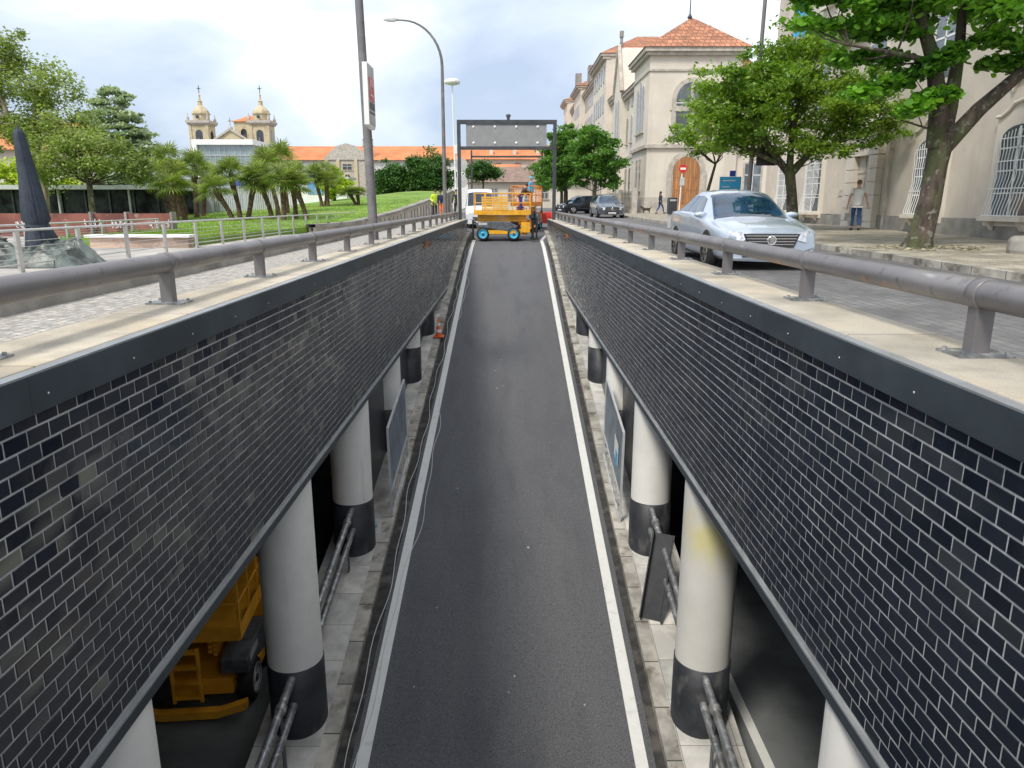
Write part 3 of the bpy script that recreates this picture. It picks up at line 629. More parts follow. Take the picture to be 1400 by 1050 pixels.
# plank-like black chute resting against the right rail
r = thing('plastic_trough', 'black plastic trough leaning on the pipe rail at the right columns', 'trough', (2.6, 11, ramp(11)))
A = IM(895, 812, 12.1); B_ = IM(904, 700, 12.35)
A = Vector((2.42, 11.3, ramp(11.3) + .14)); B_ = Vector((2.72, 11.9, ramp(11.9) + 1.35))
d = (B_ - A).normalized(); xx = Vector((1, -.25, 0)).normalized(); xx = (xx - d * xx.dot(d)).normalized(); yy = d.cross(xx)
sec = [(-.19, -.14), (-.17, -.14), (-.16, .0), (.16, .0), (.17, -.14), (.19, -.14), (.18, .022), (-.18, .022)]
vs = [p + xx * a + yy * b2 for p in (A, B_) for a, b2 in sec]; n = len(sec)
MB().add(vs, [(i, (i + 1) % n, (i + 1) % n + n, i + n) for i in range(n)] + [tuple(range(n)), tuple(range(n, 2 * n))]).build('channel', blackp, r)
# cables along the left line
for k, (off, nm) in enumerate(((-2.27, 'thin white cable lying in the gutter left of the white line'), (-2.0, 'thin white cable wandering across the left white line'))):
    rk = random.Random(5 + k); pts = []; y = 6.0
    while y < 42:
        wob = .04 * sin(y * (1.1 + .3 * k)) + .03 * sin(y * 2.7 + k) + (.0 if k == 0 else .13 * sin(y * .42 + 1))
        pts.append((off + wob, y, ramp(y) + .016)); y += .25
    o = MB().path(pts, .0075, 5).build('cable', cablem); tag(o, nm, 'cable')
# rags / litter
r = MB().blob((-2.98, 14.1, ramp(14.1) + .16), (.22, .16, .06), 12, 6, .7, 3).build('plastic_bag', mat('pale blue plastic', (.35, .45, .55), .3, 0, .3)); tag(r, 'crumpled pale blue plastic lying by the left column base', 'litter')
for i in range(14):
    y = 8.6 + R.random() * 22; x = R.uniform(-1.7, 1.6); q = R.uniform(.012, .03)
    o = MB().blob((x, y, ramp(y) + q * .4), (q, q * 1.4, q * .4), 7, 4, .5, i).build('pebble', mat('pale crumb', (.45, .45, .43), .8) if i == 0 else bpy.data.materials['pale crumb'])
    tag(o, 'small pale crumb of debris on the ramp asphalt', 'debris', 'crumbs of debris on the ramp')

# ------------------------------------------------------------------ people
def person(loc, rz, label, pose=None, h=1.75, top=tee, legs=denim, shoe=shoes, hair=hairm, sleeves=.5, vest=None, fat=1.0, hat=None, bend=0, longhair=False):
    J = dict(pel=(0, 0, .95), sp=(0, -.01, 1.12), ch=(0, 0, 1.33), nk=(0, .01, 1.47), hb=(0, 0, 1.55), hm=(0, -.015, 1.63), cr=(0, 0, 1.70),
             sl=(-.18, 0, 1.41), el=(-.24, .03, 1.13), wl=(-.27, -.05, .88), kl=(-.272, -.075, .80),
             sr=(.18, 0, 1.41), er=(.24, .03, 1.13), wr=(.27, -.05, .88), kr=(.272, -.075, .80),
             hl=(-.095, 0, .90), nl=(-.105, -.02, .50), al=(-.11, .03, .09), tl=(-.12, -.13, .035),
             hr=(.095, 0, .90), nr=(.105, -.02, .50), ar=(.11, .03, .09), tr=(.12, -.13, .035))
    J = {k: Vector(v) for k, v in J.items()}
    if bend:
        M = Matrix.Translation((0, 0, .95)) @ Matrix.Rotation(bend, 4, 'X') @ Matrix.Translation((0, 0, -.95))
        for k in ('sp', 'ch', 'nk', 'hb', 'hm', 'cr', 'sl', 'el', 'wl', 'kl', 'sr', 'er', 'wr', 'kr'): J[k] = M @ J[k]
    for k, v in (pose or {}).items(): J[k] = Vector(v)
    Rd = dict(pel=(.135, .10), sp=(.125, .09), ch=(.145, .10), nk=(.055, .055), hb=(.062, .07), hm=(.078, .095), cr=(.055, .065),
              sl=(.055, .055), el=(.042, .042), wl=(.028, .024), kl=(.034, .018), hl=(.085, .085), nl=(.058, .058), al=(.04, .04), tl=(.035, .025))
    for a in ('s', 'e', 'w', 'k', 'h', 'n', 'a', 't'): Rd[a + 'r'] = Rd[a + 'l']
    Rd['hr'] = Rd['hl']
    E = [('pel', 'sp'), ('sp', 'ch'), ('ch', 'nk'), ('nk', 'hb'), ('hb', 'hm'), ('hm', 'cr')] + [(a + s, b + s) for s in 'lr' for a, b in (('s', 'e'), ('e', 'w'), ('w', 'k'), ('h', 'n'), ('n', 'a'), ('a', 't'))] + [('ch', 'sl'), ('ch', 'sr'), ('pel', 'hl'), ('pel', 'hr')]
    root = thing('person', label, 'person', loc, rz)
    k_ = h / 1.75
    def skinmesh(name, edges, m, grow=0, ends=None, parent=None, sub=1):
        me = bpy.data.meshes.new(name); bm = bmesh.new(); ly = bm.verts.layers.skin.verify(); vm = {}
        ends = ends or {}
        def gv(n):
            if n not in vm:
                p = ends.get(n, J.get(n) if n in J else None); vm[n] = bm.verts.new(p * k_)
                rr = Rd.get(n, (.011, .011)); s = fat if n in ('pel', 'sp', 'ch') else 1
                if n in ends and len(n) > 2: rr = Rd[n[2:]] if n[2:] in Rd else rr
                vm[n][ly].radius = ((rr[0] * s + grow) * k_, (rr[1] * s + grow) * k_)
            return vm[n]
        for a, b in edges: bm.edges.new((gv(a), gv(b)))
        bm.verts.ensure_lookup_table(); root_n = 'pel' if 'pel' in vm else 'hip' if 'hip' in vm else ('ch' if 'ch' in vm else list(vm)[0]); vm[root_n][ly].use_root = True
        bm.to_mesh(me); bm.free(); me.materials.append(m)
        o = bpy.data.objects.new(name, me); COL.objects.link(o); o.parent = parent or root
        sk = o.modifiers.new('s', 'SKIN'); sk.use_smooth_shade = True; su = o.modifiers.new('u', 'SUBSURF'); su.levels = su.render_levels = sub
        return o
    # fingers
    FE = []; fe = {}
    for s in 'lr':
        kn = J['k' + s]; dr = (kn - J['w' + s]).normalized(); sd = Vector((0, 1, 0)) - dr * dr.y
        sd = sd.normalized() if sd.length > .1 else Vector((1, 0, 0)); cu = dr.cross(sd).normalized() * (1 if s == 'l' else -1)
        for f, ln in enumerate((.065, .075, .07, .055)):
            a = kn + sd * (f - 1.5) * -.019 + dr * .015; b1 = a + dr * ln * .55; b2 = b1 + dr * ln * .35 + cu * ln * -.3
            n0, n1, n2 = 'f%s%da' % (s, f), 'f%s%db' % (s, f), 'f%s%dc' % (s, f); fe[n0], fe[n1], fe[n2] = a, b1, b2; FE += [('k' + s, n0), (n0, n1), (n1, n2)]
        a = J['w' + s] * .6 + kn * .4 + sd * .03; n0, n1 = 'f%sta' % s, 'f%stb' % s; fe[n0] = a; fe[n1] = a + dr * .045 + sd * .018; FE += [('w' + s, n0), (n0, n1)]
    body = skinmesh('body', E + FE, skin, 0, fe)
    el = {}
    for s in 'lr':
        a, b = J['e' + s], J['w' + s]; u_, e_ = J['s' + s], J['e' + s]
        if sleeves >= 1: el['c_w' + s] = a.lerp(b, .92)
        else: el['c_e' + s] = u_.lerp(e_, sleeves)
    Rd['c_el'] = Rd['el']
    te = [('hem', 'pel'), ('pel', 'sp'), ('sp', 'ch'), ('ch', 'sl'), ('ch', 'sr'), ('ch', 'nkb')]; el['hem'] = J['pel'] + (J['pel'] - J['sp']).normalized() * .07; Rd['hem'] = (.158 * fat, .12 * fat); el['nkb'] = J['ch'].lerp(J['nk'], .55); Rd['nkb'] = (.075, .075)
    for s in 'lr':
        Rd['c_w' + s] = (.034, .034); Rd['c_e' + s] = (.05, .05)
        te += [('s' + s, 'e' + s), ('e' + s, 'c_w' + s)] if sleeves >= 1 else [('s' + s, 'c_e' + s)]
    skinmesh('shirt', te, top, .026, el)
    if vest:
        skinmesh('vest', [('pel', 'sp'), ('sp', 'ch'), ('ch', 'sl'), ('ch', 'sr')], vest, .026)
    te = []; el = {'hip': J['pel'] + Vector((0, 0, .03))}; Rd['hip'] = (.118, .085)
    for s in 'lr':
        el['c_a' + s] = J['n' + s].lerp(J['a' + s], .93); Rd['c_a' + s] = (.052, .052); el['h' + s] = J['h' + s].lerp(J['n' + s], .22); te += [('hip', 'h' + s), ('h' + s, 'n' + s), ('n' + s, 'c_a' + s)]
    skinmesh('trousers', te, legs, .012, el)
    for s in 'lr':
        a, tt = J['a' + s], J['t' + s]; Mx = MB()
        dr = Vector((tt.x - a.x, tt.y - a.y, 0)); ln = max(dr.length, .05) + .11; ang = atan2(dr.y, dr.x)
        c = (a + tt) / 2; Mx.lathe([(0, -.5), (.8, -.42), (1, 0), (.8, .3), (0, .42)], n=12, M=Matrix.Translation((c.x * k_, c.y * k_, (min(a.z, tt.z) - .0) * k_ + .012)) @ Matrix.Rotation(ang, 4, 'Z') @ Matrix.Diagonal((ln * .56, .052, .10, 1)))
        Mx.build('shoe', shoe, root).location = (0, 0, 0)
    hd = (J['hm'] + J['cr']) / 2
    if hat:
        o = MB().lathe([(.118, -.01), (.112, .05), (.075, .11), (0, .13)], n=16, M=Matrix.Translation(hd * k_)).build('helmet', hat, root)
    else:
        o = MB().blob(((hd.x) * k_, (hd.y + .018) * k_, (hd.z + .012) * k_), (.092, .098, .10), 12, 8, .12, 2)
        if longhair: o.blob(((hd.x) * k_, (hd.y + .07) * k_, (hd.z - .12) * k_), (.085, .05, .16), 10, 6, .1, 2)
        o = o.build('hair', hair, root)
    o.location = (0, 0, 0)
    # eyes, nose side of the face (front is -Y)
    f = MB()
    for sx in (-.032, .032): f.blob(((J['hm'].x + sx) * k_, (J['hm'].y - .088) * k_, (J['hm'].z + .0) * k_), (.011, .008, .008), 8, 5, 0)
    f.build('eyes', blackp, root).location = (0, 0, 0)
    return root
person((12.75, 27.6, RZ(28) + .12), radians(168), 'man in white T-shirt and blue jeans walking to the building entrance with a bag', dict(el=(-.28, .02, 1.15), wl=(-.36, -.02, .91), kl=(-.38, -.04, .83), er=(.28, .04, 1.13), wr=(.31, -.02, .86), kr=(.315, -.03, .78), nr=(.10, -.06, .50), ar=(.10, -.02, .09), tr=(.11, -.17, .035), al=(-.11, .12, .11), tl=(-.12, -.03, .035)), 1.78, fat=1.18, hair=mat('brown hair', (.22, .12, .06), .7))
o = MB().prism([(-.11, -.17), (.11, -.17), (.09, .1), (-.09, .1)], 1, -.05, .05, Matrix.Translation((12.45, 27.6, -.42))).build('shopping_bag', bagm); tag(o, 'small grey bag hanging from the hand of the man in the white T-shirt', 'bag')
person((11.6, 58, RZ(58) + .12), radians(100), 'woman in dark jacket and blue jeans walking past the corner building', dict(nl=(-.1, -.2, .52), al=(-.1, -.28, .10), tl=(-.1, -.44, .06), nr=(.1, .06, .50), ar=(.1, .32, .14), tr=(.1, .2, .04)), 1.66, top=dkcloth, sleeves=1, longhair=True)
person((-4.72, 47.2, LZ(47)), radians(30), 'worker in yellow high-visibility jacket and trousers leaning over at left of the gantry', dict(wl=(-.2, -.32, 1.0), kl=(-.18, -.4, 1.0), wr=(.2, -.32, 1.0), kr=(.18, -.4, 1.0)), 1.75, top=hiviz, legs=dkcloth, sleeves=1, vest=hiviz, bend=.25)
person((-4.15, 46.2, LZ(46)), radians(-20), 'worker in navy top and orange trousers by the curved lamp', None, 1.72, top=mat('navy cloth', (.02, .03, .08), .8), legs=orcloth, sleeves=1, bend=.35)
person((-3.5, 49.5, LZ(49)), radians(10), 'worker in yellow vest standing between the lamp and the gantry post', None, 1.76, top=dkcloth, legs=dkcloth, sleeves=1, vest=hiviz)
person((-16.6, 23.5, -1.45), radians(120), 'person in blue jacket with fair hair sitting at the left edge of the plaza', dict(nl=(-.1, -.42, .82), al=(-.1, -.45, .42), tl=(-.1, -.6, .38), nr=(.1, -.42, .82), ar=(.1, -.45, .42), tr=(.1, -.6, .38)), 1.7, top=bluecl, sleeves=1, hair=mat('fair hair', (.55, .33, .14), .7))
# dog
r = thing('dog', 'small dark dog on a walk in front of the corner building', 'dog', (10.55, 58, RZ(58) + .11))
def skin_obj(name, pts, edges, m, parent, sub=2):
    me = bpy.data.meshes.new(name); bm = bmesh.new(); ly = bm.verts.layers.skin.verify(); vs = []
    for p, rr in pts: v = bm.verts.new(p); v[ly].radius = (rr, rr); vs.append(v)
    for a, b in edges: bm.edges.new((vs[a], vs[b]))
    vs[0][ly].use_root = True; bm.to_mesh(me); bm.free(); me.materials.append(m)
    o = bpy.data.objects.new(name, me); COL.objects.link(o); o.parent = parent
    s = o.modifiers.new('s', 'SKIN'); s.use_smooth_shade = True; u = o.modifiers.new('u', 'SUBSURF'); u.levels = u.render_levels = sub; return o
dp = [((0, 0, .34), .11), ((-.2, 0, .35), .12), ((.2, 0, .35), .09), ((-.33, 0, .47), .065), ((-.42, 0, .54), .07), ((-.53, 0, .51), .035), ((.34, 0, .47), .025), ((.42, 0, .58), .015),
      ((-.2, .08, .2), .035), ((-.21, .08, .02), .022), ((-.2, -.08, .2), .035), ((-.25, -.08, .02), .022), ((.2, .08, .22), .045), ((.26, .08, .13), .022), ((.22, .08, .02), .022), ((.2, -.08, .22), .045), ((.24, -.08, .13), .022), ((.18, -.08, .02), .022), ((-.41, .05, .62), .015), ((-.41, -.05, .62), .015)]
skin_obj('body', dp, [(0, 1), (0, 2), (1, 3), (3, 4), (4, 5), (2, 6), (6, 7), (1, 8), (8, 9), (1, 10), (10, 11), (2, 12), (12, 13), (13, 14), (2, 15), (15, 16), (16, 17), (4, 18), (4, 19)], hairm, r)

# ------------------------------------------------------------------ vehicles
def lerp_tab(tab, s):
    for a, b in zip(tab, tab[1:]):
        if s <= b[0]:
            f = (s - a[0]) / (b[0] - a[0]); f = max(0, f)
            return [p + (q - p) * f for p, q in zip(a[1:], b[1:])]
    return list(tab[-1][1:])
def car(name, label, cat, tab, Ln, paint, wheels, cowl, ws_top, rear_top, rear_bot, belt_v=(), loc=(0, 0, 0), rz=0, wr=.32, roofm=None, detail=True, group=None, tall=False):
    """tab rows: s, top z, half width top, belt z, half width belt. Front at s=0, pointing -Y."""
    root = thing(name, label, cat, (0, 0, 0), 0, group)
    def sm(s):   # smoothed table
        vals = [lerp_tab(tab, min(Ln, max(0, s + d))) for d in (-.07, 0, .07)]
        return [sum(v[i] for v in vals) / 3 for i in range(4)]
    def S(s, v, off=0):
        tz, tw, bz, bw = sm(s)
        key = [(0, tz), (tw * .55, tz - .008), (tw * .93, tz - .045), (tw, tz - .075), (bw - .015, bz + .02), (bw, bz - .03), (bw + .012, bz - .22), (bw, .42), (bw - .03, .26), (bw - .12, .19), (0, .17)]
        v = max(0, min(len(key) - 1.0001, v)); i = int(v); f = v - i
        x = key[i][0] + (key[i + 1][0] - key[i][0]) * f; z = key[i][1] + (key[i + 1][1] - key[i][1]) * f
        return x, z
    NS = 56; NV = 31
    mb = MB()
    for sgn in (1, -1):
        V = []
        for a in range(NS + 1):
            s = Ln * a / NS
            for b in range(NV):
                x, z = S(s, b / (NV - 1) * 10); V.append((sgn * x, s, z))
        F = [(a * NV + b, a * NV + b + 1, (a + 1) * NV + b + 1, (a + 1) * NV + b) for a in range(NS) for b in range(NV - 1)]
        if sgn < 0: F = [tuple(reversed(f)) for f in F]
        mb.add(V, F, True)
        for a, fl in ((0, 0), (NS, 1)):
            ring = V[a * NV:(a + 1) * NV]
            f = tuple(range(NV)); mb.add([(0, ring[0][1], ring[-1][2])] + ring, [(0, i + 1, i + 2) if (fl ^ (sgn < 0)) else (0, i + 2, i + 1) for i in range(NV - 1)])
    body = mb.build('body', paint, root)
    def patch(nm, s0, s1, v0, v1, m, parent, both=False, off=.006, n=10, k=8, s0b=None, s1b=None):
        q = MB()
        for sgn in ((1, -1)):
            V = []
            for a in range(n + 1):
                for b in range(k + 1):
                    vv = v0 + (v1 - v0) * b / k; fb = b / k
                    sa = s0 + ((s0b if s0b is not None else s0) - s0) * fb; sb = s1 + ((s1b if s1b is not None else s1) - s1) * fb
                    s = sa + (sb - sa) * a / n
                    x, z = S(s, vv); x2, z2 = S(s, vv + .02); x3, z3 = S(s + .02, vv)
                    p = Vector((x, s, z)); nv = (Vector((x2, s, z2)) - p).cross(Vector((x3, s + .02, z3)) - p)
                    nv = nv.normalized() if nv.length > 1e-9 else Vector((0, 0, 1))
                    if nv.x < -.01 or (nv.z < 0 and vv < 4): nv = -nv
                    p = p + nv * off; V.append((sgn * p.x, p.y, p.z))
            F = [(a * (k + 1) + b, a * (k + 1) + b + 1, (a + 1) * (k + 1) + b + 1, (a + 1) * (k + 1) + b) for a in range(n) for b in range(k)]
            if both: 
                qq = MB(); qq.add(V, F, True); qq.build(nm, m, parent)
            else: q.add(V, F, True)
        if not both: return q.build(nm, m, parent)
    patch('windscreen', cowl + .05, ws_top - .03, 0, 2.75, carglass, root)
    patch('rear_window', rear_top + .05, rear_bot - .05, 0, 2.6, carglass, root)
    m1 = (ws_top + rear_top) / 2
    patch('side_window', ws_top - .02, m1 - .04, 3.12, 3.9, carglass, root, True, s0b=cowl + .42)
    patch('side_window', m1 + .04, rear_top - .02, 3.12, 3.9, carglass, root, True, s1b=rear_bot - .45 if not tall else rear_top)
    if roofm: patch('roof_panel', ws_top + .02, rear_top - .02, 0, 2.6, roofm, root)
    hw = lerp_tab(tab, wheels[0])[3]
    for s in wheels:
        for sgn in (1, -1):
            Mw = Matrix.Translation((sgn * (hw - .085), s, wr)) @ Matrix.Rotation(sgn * pi / 2, 4, 'Y')
            MB().lathe([(wr + .055, -.02), (wr + .055, .104), (wr + .02, .106)], n=28, M=Matrix.Translation((sgn * (hw - .085), s, wr + .01)) @ Matrix.Rotation(sgn * pi / 2, 4, 'Y')).build('wheel_arch', black, root)
            wl = MB().lathe([(wr * .6, -.08), (wr - .02, -.08), (wr, -.05), (wr, .09), (wr - .02, .115), (wr * .68, .12), (wr * .66, -.06)], n=32, M=Mw, cap=False).build('wheel', black, root)
            rim = MB().lathe([(0, .10), (wr * .16, .105)], n=20, M=Mw).lathe([(wr * .62, .125), (wr * .68, .127), (wr * .68, .10)], n=32, M=Mw, cap=False).lathe([(0, .05), (wr * .66, .05)], n=32, M=Mw)
            for i in range(7):
                a = 2 * pi * i / 7; rim.prism([(wr * .1, -.022), (wr * .64, -.03), (wr * .64, .03), (wr * .1, .022)], 2, .095, .118, Mw @ Matrix.Rotation(a, 4, 'Z'))
            rim.build('rim', chrome, wl)
    # front
    tz, tw, bz, bw = sm(0.02); f0 = -.012
    g = MB().prism([(-.50, .66), (.50, .66), (.40, .42), (-.40, .42)], 1, f0 - .012, .03).build('grille', blackp, root)
    gs = MB()
    for z in (.475, .525, .575, .625): 
        wv = .40 + (z - .42) / .24 * .1 - .03; gs.box(-wv, wv, f0 - .026, f0 - .012, z - .007, z + .007)
    gs.build('grille_bar', chrome, g)
    em = MB().lathe([(.062, 0), (.074, .008), (.085, 0)], n=24, M=Matrix.Translation((0, f0 - .026, .545)) @ Matrix.Rotation(pi / 2, 4, 'X'))
    for a, b in (((-.045, .04), (-.012, -.045)), ((-.012, -.045), (0, .0)), ((0, 0), (.012, -.045)), ((.012, -.045), (.045, .04)), ((-.025, .05), (0, .012)), ((0, .012), (.025, .05))):
        em.bar((a[0], f0 - .03, .545 + a[1]), (b[0], f0 - .03, .545 + b[1]), .011)
    em.build('badge', chrome, g)
    MB().prism([(-.45, .36), (.45, .36), (.50, .25), (-.50, .25)], 1, f0 - .008, .03).build('air_intake', blackp, root)
    MB().box(-.26, .26, f0 - .022, f0 - .009, .29, .37).build('number_plate', pale, root)
    MB().prism([(-.75, .235), (.75, .235), (.72, .21), (-.72, .21)], 1, f0 - .02, .1).build('bumper_lip', chrome, root)
    for sgn in (1, -1):
        Mh = Matrix.Diagonal((sgn, 1, 1, 1))
        MB().add([Mh @ Vector(p) for p in ((.44, f0 - .006, .68), (.44, f0 - .006, .56), (.60, f0 - .004, .51), (bw - .02, .03, .52), (bw + .006, .22, .58), (bw + .002, .30, .69), (bw - .04, .15, .70), (.62, f0 + .02, .705))],
                 [(0, 1, 2, 7), (2, 3, 6, 7), (3, 4, 5, 6)], True).build('headlight', lamp_g, root)
        m = MB().blob((sgn * (bw + .12), cowl + .42, lerp_tab(tab, cowl + .4)[2] + .08), (.13, .075, .062), 14, 6, .25, 4)
        m.tube((sgn * (bw - .02), cowl + .42, lerp_tab(tab, cowl + .4)[2] + .03), (sgn * (bw + .08), cowl + .42, lerp_tab(tab, cowl + .4)[2] + .05), .02)
        m.build('wing_mirror', paint, root)
        MB().add([Mh @ Vector(p) for p in ((.5, Ln + .006, .86), (.5, Ln + .006, .70), (bw - .03, Ln + .004, .70), (bw + .006, Ln - .25, .74), (bw + .006, Ln - .2, .88), (bw - .04, Ln + .004, .88))], [(0, 1, 2, 5), (2, 3, 4, 5)], True).build('tail_light', taill, root)
        for k, yy in enumerate((cowl + 1.35, m1 + .9)):
            MB().box(sgn * (bw + .012), sgn * (bw + .032), yy - .1, yy + .1, lerp_tab(tab, yy)[2] - .12, lerp_tab(tab, yy)[2] - .09).build('door_handle', paint, root)
    sl = MB()
    for sgn in (1, -1):
        for yy in (cowl + .5, m1, rear_top + .12): sl.box(sgn * (bw + .0), sgn * (bw + .0125), yy - .004, yy + .004, .35, lerp_tab(tab, yy)[2] - .04)
    sl.build('door_seam', black, root)
    for z_, in ((0,),):
        pass
    root.location = loc; root.rotation_euler = (0, 0, rz); return root
sedan = [(0, .66, .60, .60, .74), (.06, .72, .66, .64, .80), (.3, .80, .70, .70, .88), (.8, .88, .74, .78, .905), (1.25, .95, .72, .86, .91), (1.95, 1.36, .60, .93, .91), (2.35, 1.45, .585, .95, .91), (2.9, 1.47, .58, .96, .91), (3.4, 1.43, .57, .98, .91), (4.05, 1.12, .60, .99, .90), (4.35, 1.06, .68, .98, .88), (4.68, 1.02, .68, .93, .82), (4.77, .95, .60, .88, .76)]
hatch = [(0, .70, .60, .62, .74), (.06, .76, .66, .66, .80), (.3, .86, .70, .76, .87), (.95, .98, .72, .88, .89), (1.6, 1.42, .60, .94, .89), (2.0, 1.52, .59, .97, .89), (2.9, 1.54, .58, 1.0, .89), (3.6, 1.47, .57, 1.03, .88), (4.05, 1.15, .62, 1.02, .84), (4.2, .95, .66, .93, .78)]
car('car', 'silver saloon car driving towards the camera behind the right handrail', 'car', sedan, 4.77, silver, (.92, 3.63), 1.15, 2.12, 3.3, 4.08, loc=(4.62, 13.15, -1.17), rz=radians(-.5))
car('car', 'dark blue hatchback with a glassy roof parked beyond the right wall end', 'car', hatch, 4.2, navy, (.82, 3.42), .85, 1.72, 3.45, 4.1, loc=(4.3, 64.5, RZ(64)), rz=radians(-62), group='cars parked along the right street', tall=True)
car('car', 'dark grey car facing the camera, parked beside the dark blue hatchback', 'car', hatch, 4.2, greyp, (.82, 3.42), .85, 1.72, 3.45, 4.1, loc=(6.75, 49.5, RZ(50)), rz=radians(3), group='cars parked along the right street', tall=True)
van = [(0, .95, .72, .80, .86), (.1, 1.05, .76, .86, .92), (.6, 1.3, .84, 1.1, .98), (1.4, 2.25, .80, 1.2, 1.0), (1.7, 2.45, .80, 1.25, 1.0), (3.0, 2.52, .82, 1.3, 1.0), (5.0, 2.52, .82, 1.3, 1.0), (5.3, 2.4, .80, 1.3, .98)]
car('van', 'white delivery van facing the camera at the top of the ramp, left of the lift', 'van', van, 5.3, vanw, (.9, 4.3), .62, 1.45, 4.7, 5.25, loc=(-1.95, 49.3, ramp(51)), rz=radians(2), tall=True)
# white hatch behind palms and a dark van under the cafe roof come with the background

# ------------------------------------------------------------------ scissor lifts
def scissor(loc, rz, label, paint, Ln=3.3, rails=True, scale=1, cw=1.55, rimm=None, ladder=True, legs=True):
    root = thing('scissor_lift', label, 'scissor lift', (0, 0, 0), 0, 'work platforms on the site')
    h = Ln / 2; W = cw / 2; wr = .37
    MB().box(-h + .15, h - .25, -W + .28, W - .28, .32, .62).build('chassis', paint, root, bevel=.02)
    MB().prism([(-h + .75, .36), (h - .9, .36), (h - .95, .58), (-h + .75, .58)], 1, -W, -W + .25).build('side_beam', paint, root)
    MB().prism([(-h + .12, .98), (-h + .12, .72), (-h + .5, .72), (h - 1.45, .52), (h - 1.1, .58), (h - .8, .80), (h - 1.2, .98), (h - 1.7, 1.06), (-h + .6, 1.06)], 1, -W - .01, -W + .45).build('side_cover', coverm, root, bevel=.02)
    MB().prism([(-h + .12, .98), (-h + .12, .62), (h - .6, .62), (h - .8, .98)], 1, W - .45, W).build('side_cover', coverm, root, bevel=.02)
    MB().box(-h + .25, -h + .75, -W - .016, -W - .011, .86, .99).build('badge_plate', lgrey, root)
    MB().prism([(h - .62, .45), (h - .12, .45), (h - .12, 1.0), (h - .62, 1.03)], 1, -W + .02, -W + .5).build('control_box', paint, root)
    for x in (-h + .5, h - 1.05):
        for s in (-1, 1):
            M = Matrix.Translation((x, s * (W - .1), wr)) @ Matrix.Rotation(-s * pi / 2, 4, 'X')
            wl = MB().lathe([(wr * .55, -.12), (wr - .03, -.12), (wr, -.08), (wr, .08), (wr - .03, .12), (wr * .62, .13), (wr * .6, -.1)], n=24, M=M, cap=False).build('wheel', black, root)
            MB().lathe([(0, .09), (wr * .2, .12), (wr * .22, .08), (wr * .5, .07), (wr * .66, .135), (wr * .7, .137), (wr * .7, .10)], n=24, M=M, cap=False).build('rim', rimm or cyan, wl)
            MB().prism([(-.05, -.05), (.05, -.05), (.05, .05), (-.05, .05)], 2, .1, .14, M).build('hub', dkmetal, wl)
    def slats_():
        q = MB().box(-h + .45, -h + .5, -W, -W + .02, zd + .2, zd + .95)
        for k in range(6): q.box(-h + .45, h - 1.35, -W + .001, -W + .019, zd + .22 + k * .125, zd + .315 + k * .125)
        return q
    st = MB()
    for s in (-1, 1):
        for k in range(4):
            z = 1.06 + k * .09; st.bar((-h + .2, s * .42, z), (h - .35, s * .42, z + .05), .06)
            st.bar((-h + .2, s * .34, z + .05), (h - .35, s * .34, z), .06)
    st.build('scissor_arms', paint, root)
    zd = 1.48
    MB().box(-h + .02, h - .1, -W + .05, W - .05, zd, zd + .06).build('deck', paint, root)
    tb = MB()
    for s in (-1, 1): tb.box(-h + .02, h - .1, s * (W - .05), s * (W - .03), zd - .06, zd + .2)
    for x in (-h, h - .1): tb.box(x, x + .02, -W + .05, W - .05, zd - .06, zd + .2)
    tb.build('toe_board', paint, root)
    slats_().build('mesh_panel', mat('yellow mesh panel', (.78, .42, .05), .6, 0, .25, 12, vscale=(1, 1, 6)) if paint == yel else paint, root) if rails else None
    rt = zd + 1.12
    for s in (-1, 1):
        for z in (rt, zd + .6): MB().tube((-h + .02, s * (W - .04), z), (h - .1, s * (W - .04), z), .022, n=8).build('guard_rail', paint, root)
    for x in (-h + .02, h - .1):
        for z in (rt, zd + .6): MB().tube((x, -W + .04, z), (x, W - .04, z), .022, n=8).build('guard_rail', paint, root)
    for s in (-1, 1):
        for x in (-h + .02, -h + .62, -.1, .55, h - .1): MB().bar((x, s * (W - .04), zd), (x, s * (W - .04), rt), .045).build('post', paint, root)
    if ladder:
        ld = MB()
        for s in (-.22, .22): ld.bar((-h - .06, s, .35), (-h - .06, s, 1.35), .05)
        for k in range(4): ld.box(-h - .1, -h + .0, -.22, .22, .42 + k * .28, .46 + k * .28)
        ld.build('ladder', paint, root)
        MB().prism([(-W, .22), (-.45, .08), (.45, .08), (W, .22), (W, .36), (.5, .22), (-.5, .22), (-W, .36)], 0, -h - .16, -h - .02).build('bumper_bar', paint, root)
        MB().prism([(.3, .4), (.72, .4), (.72, .95), (.3, .95)], 0, -h - .06, -h + .12).build('battery_box', blackp, root)
    for x, s in () if not legs else ((-h - .06, -1), (h + .05, -1), (h + .05, 1), (h + .25, -1)):
        o = MB().tube((x, s * W * .9, .12), (x, s * W * .9, 1.15), .055, n=10).tube((x, s * W * .9, .04), (x, s * W * .9, .12), .13, n=12).build('outrigger', black, root)
    root.location = loc; root.rotation_euler = (0, 0, rz); root.scale = (scale,) * 3
    return root
scissor((-.38, 43.2, ramp(43.2) + .0), 0, 'yellow scissor lift with cyan wheels parked across the top of the ramp', yel, 3.3, ladder=False)
scissor((1.1, 48.6, ramp(48.6)), radians(80), 'orange work platform standing behind the yellow scissor lift', org2, 2.9, rails=False, scale=1.05)
scissor((-5.2, 11.35, ZF), radians(95), 'orange scissor lift parked in the dark lower road under the left deck', mat('lift paint in the shade', (.92, .42, .03), .45, 0, .12, 3), 2.6, rails=False, scale=.95, rimm=lgrey, cw=1.9, legs=False)  # paint colour lightened to offset the shade under the deck
zp = ramp(43.2) + 1.54
